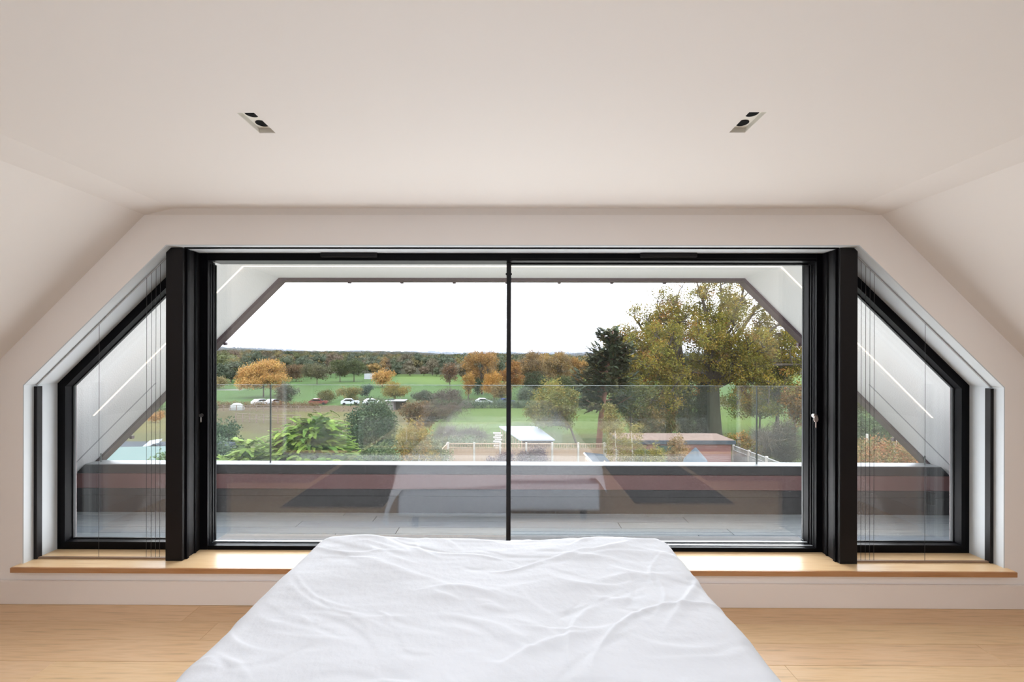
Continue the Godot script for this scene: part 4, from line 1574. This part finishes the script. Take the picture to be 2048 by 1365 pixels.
	plant("cypress", "lower yellow green cypress left of the tall mound", "conifer", 492, 882, 12.8, 180, pals([156, 184, 88, 138, 168, 80, 166, 192, 98]), {"style": "spray", "low": 0.0, "leaf": 0.22, "dens": 2.4, "clumps": 30, "core": true})
	plant("shrub", "dark green rounded shrub at the edge of the paddock", "shrub", 446, 830, 24.0, 100, pals([84, 112, 76, 98, 128, 76, 74, 100, 74]), {"low": 0.0, "leaf": 0.3, "dens": 1.3})
	plant("eucalyptus", "grey green upright eucalyptus beside the left door jamb", "shrub", 438, 862, 17.6, 88, pals([118, 140, 112, 104, 128, 106, 130, 148, 118]), {"low": 0.0, "leaf": 0.26, "dens": 1.4})
	plant("holly_tree", "dense grey green evergreen right of the cypress mound", "tree", 742, 784, 22.0, 112, pals([104, 124, 92, 92, 114, 88, 116, 134, 98]), {"low": 0.0, "leaf": 0.27, "dens": 1.6, "clumps": 30})
	plant("shrub", "green shrub at the foot of the grey green evergreen", "shrub", 752, 884, 16.0, 110, pals([116, 138, 92, 104, 128, 86, 130, 146, 96]), {"low": 0.0, "leaf": 0.24, "dens": 1.4})
	plant("birch", "slender birch with small yellow leaves beside the garden fence", "tree", 826, 838, 18.5, 96, pals([186, 164, 76, 172, 152, 78, 158, 150, 90, 190, 150, 70]), {"low": 0.1, "leaf": 0.2, "dens": 0.8, "bark": "bark_pale", "clumps": 26})
	plant("shrub", "pale olive shrub at the end of the garden fence", "shrub", 866, 868, 20.4, 80, pals([160, 164, 118, 148, 156, 112, 170, 168, 124]), {"low": 0.0, "leaf": 0.22, "dens": 0.9})
	plant("thorn_tree", "bare leaning thorn tree with grey twigs above the meadow", "tree", 884, 786, 40.0, 108, pals([140, 126, 114, 128, 118, 108, 150, 132, 112]), {"style": "bare", "low": 0.3, "leaf": 0.7, "dens": 0.7, "lean": -60.0, "trunk": 0.16, "clumps": 26})
	plant("scrub", "brown leafed scrub under the bare thorn tree", "shrub", 838, 800, 42.0, 84, pals([150, 118, 84, 160, 126, 86, 130, 116, 84]), {"low": 0.0, "leaf": 0.45, "dens": 0.8})
	plant("scrub", "grey pink leafless scrub behind the garden fence", "shrub", 925, 846, 33.5, 130, pals([152, 138, 124, 140, 132, 116, 160, 144, 120]), {"style": "bare", "low": 0.0, "leaf": 0.6, "dens": 1.5})
	plant("scrub", "pale green brambles left of the timber store", "shrub", 915, 868, 28.4, 110, pals([146, 156, 118, 134, 148, 112, 160, 158, 124]), {"low": 0.0, "leaf": 0.3, "dens": 0.7})
	plant("smoke_bush", "purple leaved bush against the tan fence behind the door stile", "shrub", 1000, 892, 25.2, 60, pals([138, 112, 118, 124, 102, 110, 150, 124, 120]), {"low": 0.2, "leaf": 0.22, "dens": 0.55})
	plant("smoke_bush", "purple leaved bush against the tan fence below the metal roof", "shrub", 1068, 890, 25.2, 64, pals([138, 112, 118, 124, 102, 110, 146, 130, 126]), {"low": 0.15, "leaf": 0.22, "dens": 0.55})
	plant("hazel", "yellow green hazel drooping over the pale metal roof", "tree", 1106, 764, 30.5, 116, pals([156, 152, 84, 140, 142, 80, 170, 150, 76, 128, 134, 84]), {"low": 0.3, "leaf": 0.3, "dens": 0.9, "clumps": 34, "lean": 60.0, "trunk": 0.1})
	pine()
	oak()
	plant("field_tree", "dark ivy covered stems beneath the middle of the oak", "tree", 1342, 748, 47.0, 120, pals([92, 98, 56, 84, 92, 56, 104, 106, 58]), {"bottom": 868, "leaf": 0.45, "dens": 0.8, "clumps": 26})
	plant("scrub", "brown and green bushes at the foot of the oak beyond the shed roof", "shrub", 1300, 812, 40.0, 130, pals([140, 120, 72, 124, 118, 68, 112, 118, 66, 158, 130, 74]), {"low": 0.0, "leaf": 0.4, "dens": 0.8, "clumps": 26})
	plant("field_tree", "light green leaves hanging under the oak's right branches", "tree", 1520, 772, 48.0, 150, pals([140, 148, 72, 128, 138, 66, 154, 150, 78]), {"bottom": 850, "leaf": 0.45, "dens": 0.35, "clumps": 30})
	plant("alder", "green leaved tree behind the pine trunk", "tree", 1262, 752, 36.0, 110, pals([120, 128, 72, 108, 118, 70, 136, 130, 74]), {"low": 0.35, "leaf": 0.42, "dens": 0.5, "clumps": 26})
	plant("hazel", "small yellowing tree right of the pine trunk", "tree", 1222, 800, 28.0, 48, pals([170, 152, 84, 156, 148, 86]), {"low": 0.25, "leaf": 0.25, "dens": 0.6})
	plant("maple_tree", "orange brown tree just inside the right door jamb", "tree", 1590, 766, 40.0, 74, pals([186, 134, 60, 168, 124, 62, 140, 120, 62]), {"low": 0.2, "leaf": 0.45, "dens": 0.8})
	plant("holly_tree", "ivy dark tree between the oak and the right jamb", "tree", 1556, 700, 46.0, 80, pals([92, 104, 62, 108, 112, 60, 126, 118, 62]), {"low": 0.25, "leaf": 0.5, "dens": 0.7})
	plant("thorn_tree", "grey leafless shrub behind the weathered fence", "shrub", 1560, 848, 28.0, 110, pals([140, 132, 116, 128, 122, 110, 150, 140, 118]), {"style": "bare", "low": 0.0, "leaf": 0.6, "dens": 2.0})
	plant("beech_hedge", "yellow and orange beech bush at the corner of the shed roof", "shrub", 1492, 868, 31.0, 96, pals([182, 150, 66, 150, 148, 70, 196, 146, 66, 136, 142, 76]), {"low": 0.0, "leaf": 0.3, "dens": 1.3})
	for b2 in [["thin white stemmed birch in front of the shed's brick corner", 1266.0, 21.2], ["thin white stemmed birch beside the tan fence return", 1233.0, 22.2]]:
		var bt := thing("young_birch", b2[0], "tree", gp(b2[1], b2[2]))
		var tp := at(b2[1] - 3.0, 862, b2[2])
		var bs := gp(b2[1], b2[2])
		obj("trunk", MB.new().tube([bs, bs.lerp(tp, 0.5) + V(0.05, 0, 0), tp], [0.06, 0.045, 0.012], 7), M.bark_pale, bt)
		var xs := []
		var cs := []
		for k in 90:
			var p := bs.lerp(tp, rng.randf_range(0.45, 1.05)) + rand_dir(rng) * 0.5
			xs.append(Transform3D(Basis.from_euler(V(rng.randf() * TAU, rng.randf() * TAU, 0)).scaled(Vector3.ONE * 0.18), p))
			cs.append(pick(pals([178, 164, 90, 164, 152, 92]), rng))
		scatter("foliage", tuft("broad", 2), xs, cs, M.leaf, bt)
	plant("shrub", "yellow leaved shrub in front of the brick shed", "shrub", 1298, 886, 21.0, 70, pals([170, 164, 80, 156, 152, 80, 184, 166, 78]), {"low": 0.05, "leaf": 0.2, "dens": 0.9, "bark": "bark_pale"})
	plant("young_maple", "sapling with pale orange leaves in front of the shed door", "tree", 1356, 868, 21.8, 48, pals([206, 166, 124, 190, 150, 100, 196, 176, 134, 176, 150, 96]), {"low": 0.2, "leaf": 0.18, "dens": 0.7})
	hedge("garden_hedge", "low green hedge in front of the tan side fence", "hedge", V(4.6, g0, -20.6), V(6.4, g0, -20.2), 1.75, 1.0, 0.2, pals([150, 152, 88, 136, 144, 84]), 0.8)
	# seen through the right side window
	hedge("garden_hedge", "tall dark green hedge seen through the right side window", "hedge", V(24.5, EYE.y - 7.2, -34.0), V(36.0, EYE.y - 7.2, -34.5), 2.6, 1.8, 0.4, pals([92, 120, 78, 84, 110, 74, 104, 132, 84]), 1.0)
	hedge("garden_hedge", "rust red and green hedge seen through the right side window", "hedge", V(15.0, EYE.y - 7.0, -21.0), V(24.0, EYE.y - 7.0, -23.0), 2.75, 2.0, 0.24, pals([184, 128, 84, 166, 146, 88, 190, 140, 96, 150, 144, 86]), 1.0)
	plant("field_tree", "yellow green tree above the dark hedge at the right", "tree", 1722, 740, 48.0, 110, pals([150, 152, 72, 134, 142, 70, 120, 130, 70]), {"low": 0.2, "leaf": 0.5, "dens": 0.7})
	plant("field_tree", "deep green tree behind the right side window's hedge", "tree", 1800, 790, 46.0, 120, pals([86, 108, 70, 96, 116, 72]), {"low": 0.1, "leaf": 0.5, "dens": 0.8})
	for p in [[1731.0, 29.0], [1787.0, 27.0]]:
		var fp := gp(p[0], p[1])
		tag(obj("fence_post", MB.new().box(fp + V(-0.06, -0.2, -0.06), fp + V(0.06, 2.0, 0.06), 0.01), M.concrete), "pale post before the dark hedge, the %s of the two" % ("taller, outer one" if p[0] > 1750.0 else "inner one"), "post")
	# seen through the left side window
	plant("shrub", "green shrub beside the teal roof in the left side window", "shrub", 318, 890, 16.5, 60, pals([112, 146, 90, 126, 156, 96]), {"low": 0.0, "leaf": 0.2, "dens": 1.0})
	plant("young_maple", "small orange tree at the paddock's far edge, left window", "tree", 312, 826, 60.0, 36, pals([214, 160, 84, 200, 150, 90]), {"low": 0.3, "leaf": 0.4, "dens": 0.8})
	hedge("field_hedge", "green hedge across the field in the left side window", "hedge", V(-62, ground(-62, 72), -72), V(-50, ground(-50, 76), -76), 1.8, 2.0, 0.45, pals([104, 128, 84, 96, 118, 80]), 0.8)


func board_fence(label: String, a: Vector3, b: Vector3, h: float, n: int, m: Material) -> void:
	var f := thing("board_fence", label, "fence", a.lerp(b, 0.5))
	var dir := (b - a).normalized()
	var side := dir.cross(Vector3.UP)
	var bas := Basis(dir, Vector3.UP, side)
	var len := a.distance_to(b)
	for k in n + 1:
		var mb := MB.new()
		mb.xf = Transform3D(bas, a + dir * len * k / n)
		mb.box(V(-0.055, -0.3, -0.055), V(0.055, h + 0.08, 0.055), 0.008)
		obj("post", mb, M.concrete, f)
	for k in n:
		var p := a + dir * len * k / n
		var w := len / n
		var mb := MB.new()
		mb.xf = Transform3D(bas, p)
		var x := 0.06
		var i := 0
		while x < w - 0.12:
			mb.box(V(x, 0.12, -0.012 + 0.006 * (i % 2)), V(minf(x + 0.118, w - 0.06), h - 0.3 + 0.01 * rng.randf(), 0.012 + 0.006 * (i % 2)))
			x += 0.105
			i += 1
		obj("board_panel", mb, m, f, true)
		var tl := MB.new()
		tl.xf = Transform3D(bas, p)
		for y in [h - 0.27, h - 0.02]:
			tl.box(V(0.055, y, -0.03), V(w - 0.055, y + 0.04, 0.03))
		x = 0.1
		while x < w - 0.1:
			tl.box(V(x, h - 0.24, -0.01), V(x + 0.03, h, 0.01))
			x += 0.1
		obj("trellis_top", tl, m, f, true)
		var gb := MB.new()
		gb.xf = Transform3D(bas, p)
		gb.box(V(0.055, -0.2, -0.025), V(w - 0.055, 0.13, 0.025))
		obj("gravel_board", gb, M.concrete, f)


func pine() -> void:
	var r := RandomNumberGenerator.new()
	r.seed = 5
	var d := 33.0
	var top := at(1226, 662, d)
	var base := gp(1196, d)
	var root := thing("pine_tree", "tall dark evergreen with a bare reddish trunk at the oak's edge", "tree", base)
	obj("trunk", MB.new().tube([base + V(0, -0.2, 0), base.lerp(top, 0.3) + V(-0.1, 0, 0), base.lerp(top, 0.65), top], [0.24, 0.2, 0.13, 0.03], 9), M.bark_red, root)
	var xs := []
	var cs := []
	var br := MB.new()
	var pal := pals([86, 98, 72, 76, 90, 68, 98, 106, 78, 112, 110, 74])
	for k in 64:
		var t := r.randf_range(0.36, 1.0)
		var a := base.lerp(top, t)
		var ang := r.randf() * TAU
		var reach := lerpf(2.9, 0.7, clampf((t - 0.36) / 0.64, 0.0, 1.0)) * r.randf_range(0.6, 1.1)
		var e := a + V(cos(ang) * reach, reach * r.randf_range(0.0, 0.45), sin(ang) * reach)
		var m := a.lerp(e, 0.5) + V(0, -0.15, 0)
		br.tube([a, m, e], [0.055, 0.035, 0.012], 5, false)
		for j in 34:
			var q := r.randf_range(0.25, 1.08)
			var p := (a.lerp(m, q * 2.0) if q < 0.5 else m.lerp(e, q * 2.0 - 1.0)) + rand_dir(r) * V(0.42, 0.28, 0.42)
			var o := ((e - a).normalized() + rand_dir(r) * 0.7 + V(0, 0.25, 0)).normalized()
			xs.append(Transform3D(Basis.looking_at(-o, V(0, 1, 0.02)).scaled(Vector3.ONE * r.randf_range(0.3, 0.5)), p))
			cs.append(pick(pal, r))
	obj("branches", br, M.bark_red, root, true)
	scatter("foliage", tuft("spray", 4), xs, cs, M.needle, root)


func oak() -> void:
	var r := RandomNumberGenerator.new()
	r.seed = 12
	var d := 44.0
	var base := gp(1428, d)
	var root := thing("oak_tree", "huge spreading oak with olive and yellow leaves behind the brick shed", "tree", base)
	var trunk := MB.new()
	var br := MB.new()
	var tips := []
	# stems: where each main limb ends, in pixels of its own depth
	var limbs := [
		[1262, 668, 42.0], [1232, 722, 41.0], [1310, 612, 45.0], [1352, 590, 46.0], [1392, 560, 43.0], [1440, 548, 46.0], [1492, 556, 42.0], [1540, 580, 45.0], [1592, 628, 43.0], [1640, 660, 44.0],
		[1620, 730, 41.0], [1290, 740, 39.0], [1340, 690, 40.0], [1400, 660, 39.5], [1470, 650, 40.0], [1540, 690, 39.0], [1345, 780, 39.5], [1300, 805, 42.0], [1480, 740, 41.0], [1560, 770, 40.0],
		[1420, 720, 41.0], [1380, 620, 48.0], [1460, 600, 48.0], [1530, 640, 48.0], [1320, 660, 47.0], [1590, 700, 47.0], [1500, 800, 42.0], [1380, 745, 46.0], [1700, 700, 45.0], [1680, 620, 46.0], [1242, 690, 43.0], [1222, 750, 40.5], [1268, 636, 45.0], [1255, 780, 42.0],
	]
	var b2 := gp(1372, 43.0)
	var fork := at(1426, 770, d)
	var fork2 := at(1366, 752, 43.0)
	trunk.tube([base + V(0, -0.3, 0), base + V(0, 0.5, 0), base.lerp(fork, 0.55), fork], [0.95, 0.72, 0.6, 0.55], 12)
	trunk.tube([b2 + V(0, -0.3, 0), b2 + V(0, 0.5, 0), b2.lerp(fork2, 0.5) + V(-0.15, 0, 0), fork2], [0.6, 0.48, 0.42, 0.36], 10)
	var b3 := gp(1402, 45.0)
	trunk.tube([b3 + V(0, -0.3, 0), b3 + V(0, 2.0, 0), at(1408, 770, 45.0), at(1412, 700, 45.5)], [0.5, 0.42, 0.36, 0.2], 9)
	obj("trunk", trunk, M.bark_ivy, root)
	for l in limbs:
		var e := at(l[0], l[1], l[2])
		var from: Vector3 = fork2 if l[0] < 1365 else fork
		var m1: Vector3 = from.lerp(e, 0.35) + V(0, 0.9, 0) + rand_dir(r) * 0.5
		var m2: Vector3 = from.lerp(e, 0.7) + V(0, 0.6, 0) + rand_dir(r) * 0.5
		br.tube([from + V(0, -0.3, 0), m1, m2, e], [0.30, 0.22, 0.14, 0.05], 7, false)
		for k in 9:
			var t := r.randf_range(0.35, 1.0)
			var a: Vector3 = m1.lerp(m2, (t - 0.35) / 0.35) if t < 0.7 else m2.lerp(e, (t - 0.7) / 0.3)
			var c: Vector3 = a + ((e - from).normalized() * 0.8 + rand_dir(r)).normalized() * r.randf_range(1.1, 2.4)
			var cm: Vector3 = a.lerp(c, 0.5) + rand_dir(r) * 0.25
			br.tube([a, cm, c], [0.085, 0.055, 0.02], 5, false)
			for j in 5:
				var c2: Vector3 = cm.lerp(c, r.randf()) + (rand_dir(r) + V(0, 0.15, 0)) * r.randf_range(0.5, 1.2)
				br.tube([cm.lerp(c, 0.4), cm.lerp(c2, 0.7) , c2], [0.035, 0.024, 0.008], 4, false)
				tips.append(c2)
			tips.append(c)
	obj("branches", br, M.bark, root, true)
	var pal := pals([158, 146, 56, 146, 138, 54, 172, 154, 60, 134, 130, 54, 182, 150, 60, 150, 146, 62])
	var warm := pals([186, 132, 64, 170, 122, 60])
	var groups := [[[], []], [[], []], [[], []]]
	for p in tips:
		var w: bool = r.randf() < 0.07
		for j in 3:
			var g: Array = groups[r.randi() % 3]
			g[0].append(Transform3D(Basis.from_euler(V(r.randf() * TAU, r.randf() * TAU, r.randf() * TAU)).scaled(Vector3.ONE * r.randf_range(0.26, 0.5)), p + rand_dir(r) * V(0.75, 0.5, 0.75) * r.randf()))
			g[1].append(pick(warm if w else pal, r, 0.18))
	# ivy up the two rear stems
	var ivy := [[], []]
	for k in 900:
		var t := r.randf()
		var second := k % 2 == 0
		var axis: Vector3 = (b2.lerp(fork2, t)) if second else (b3.lerp(at(1408, 770, 45.0), t))
		var o := rand_dir(r)
		o.y *= 0.3
		ivy[0].append(Transform3D(Basis.from_euler(V(r.randf() * TAU, r.randf() * TAU, 0)).scaled(Vector3.ONE * r.randf_range(0.25, 0.42)), axis + o.normalized() * r.randf_range(0.35, 0.75)))
		ivy[1].append(pick(pals([84, 92, 54, 74, 84, 52, 98, 98, 56]), r))
	scatter("ivy", tuft("broad", 9), ivy[0], ivy[1], M.leaf, root)
	for k in 3:
		scatter("foliage", tuft("broad", 5 + k), groups[k][0], groups[k][1], M.leaf, root)
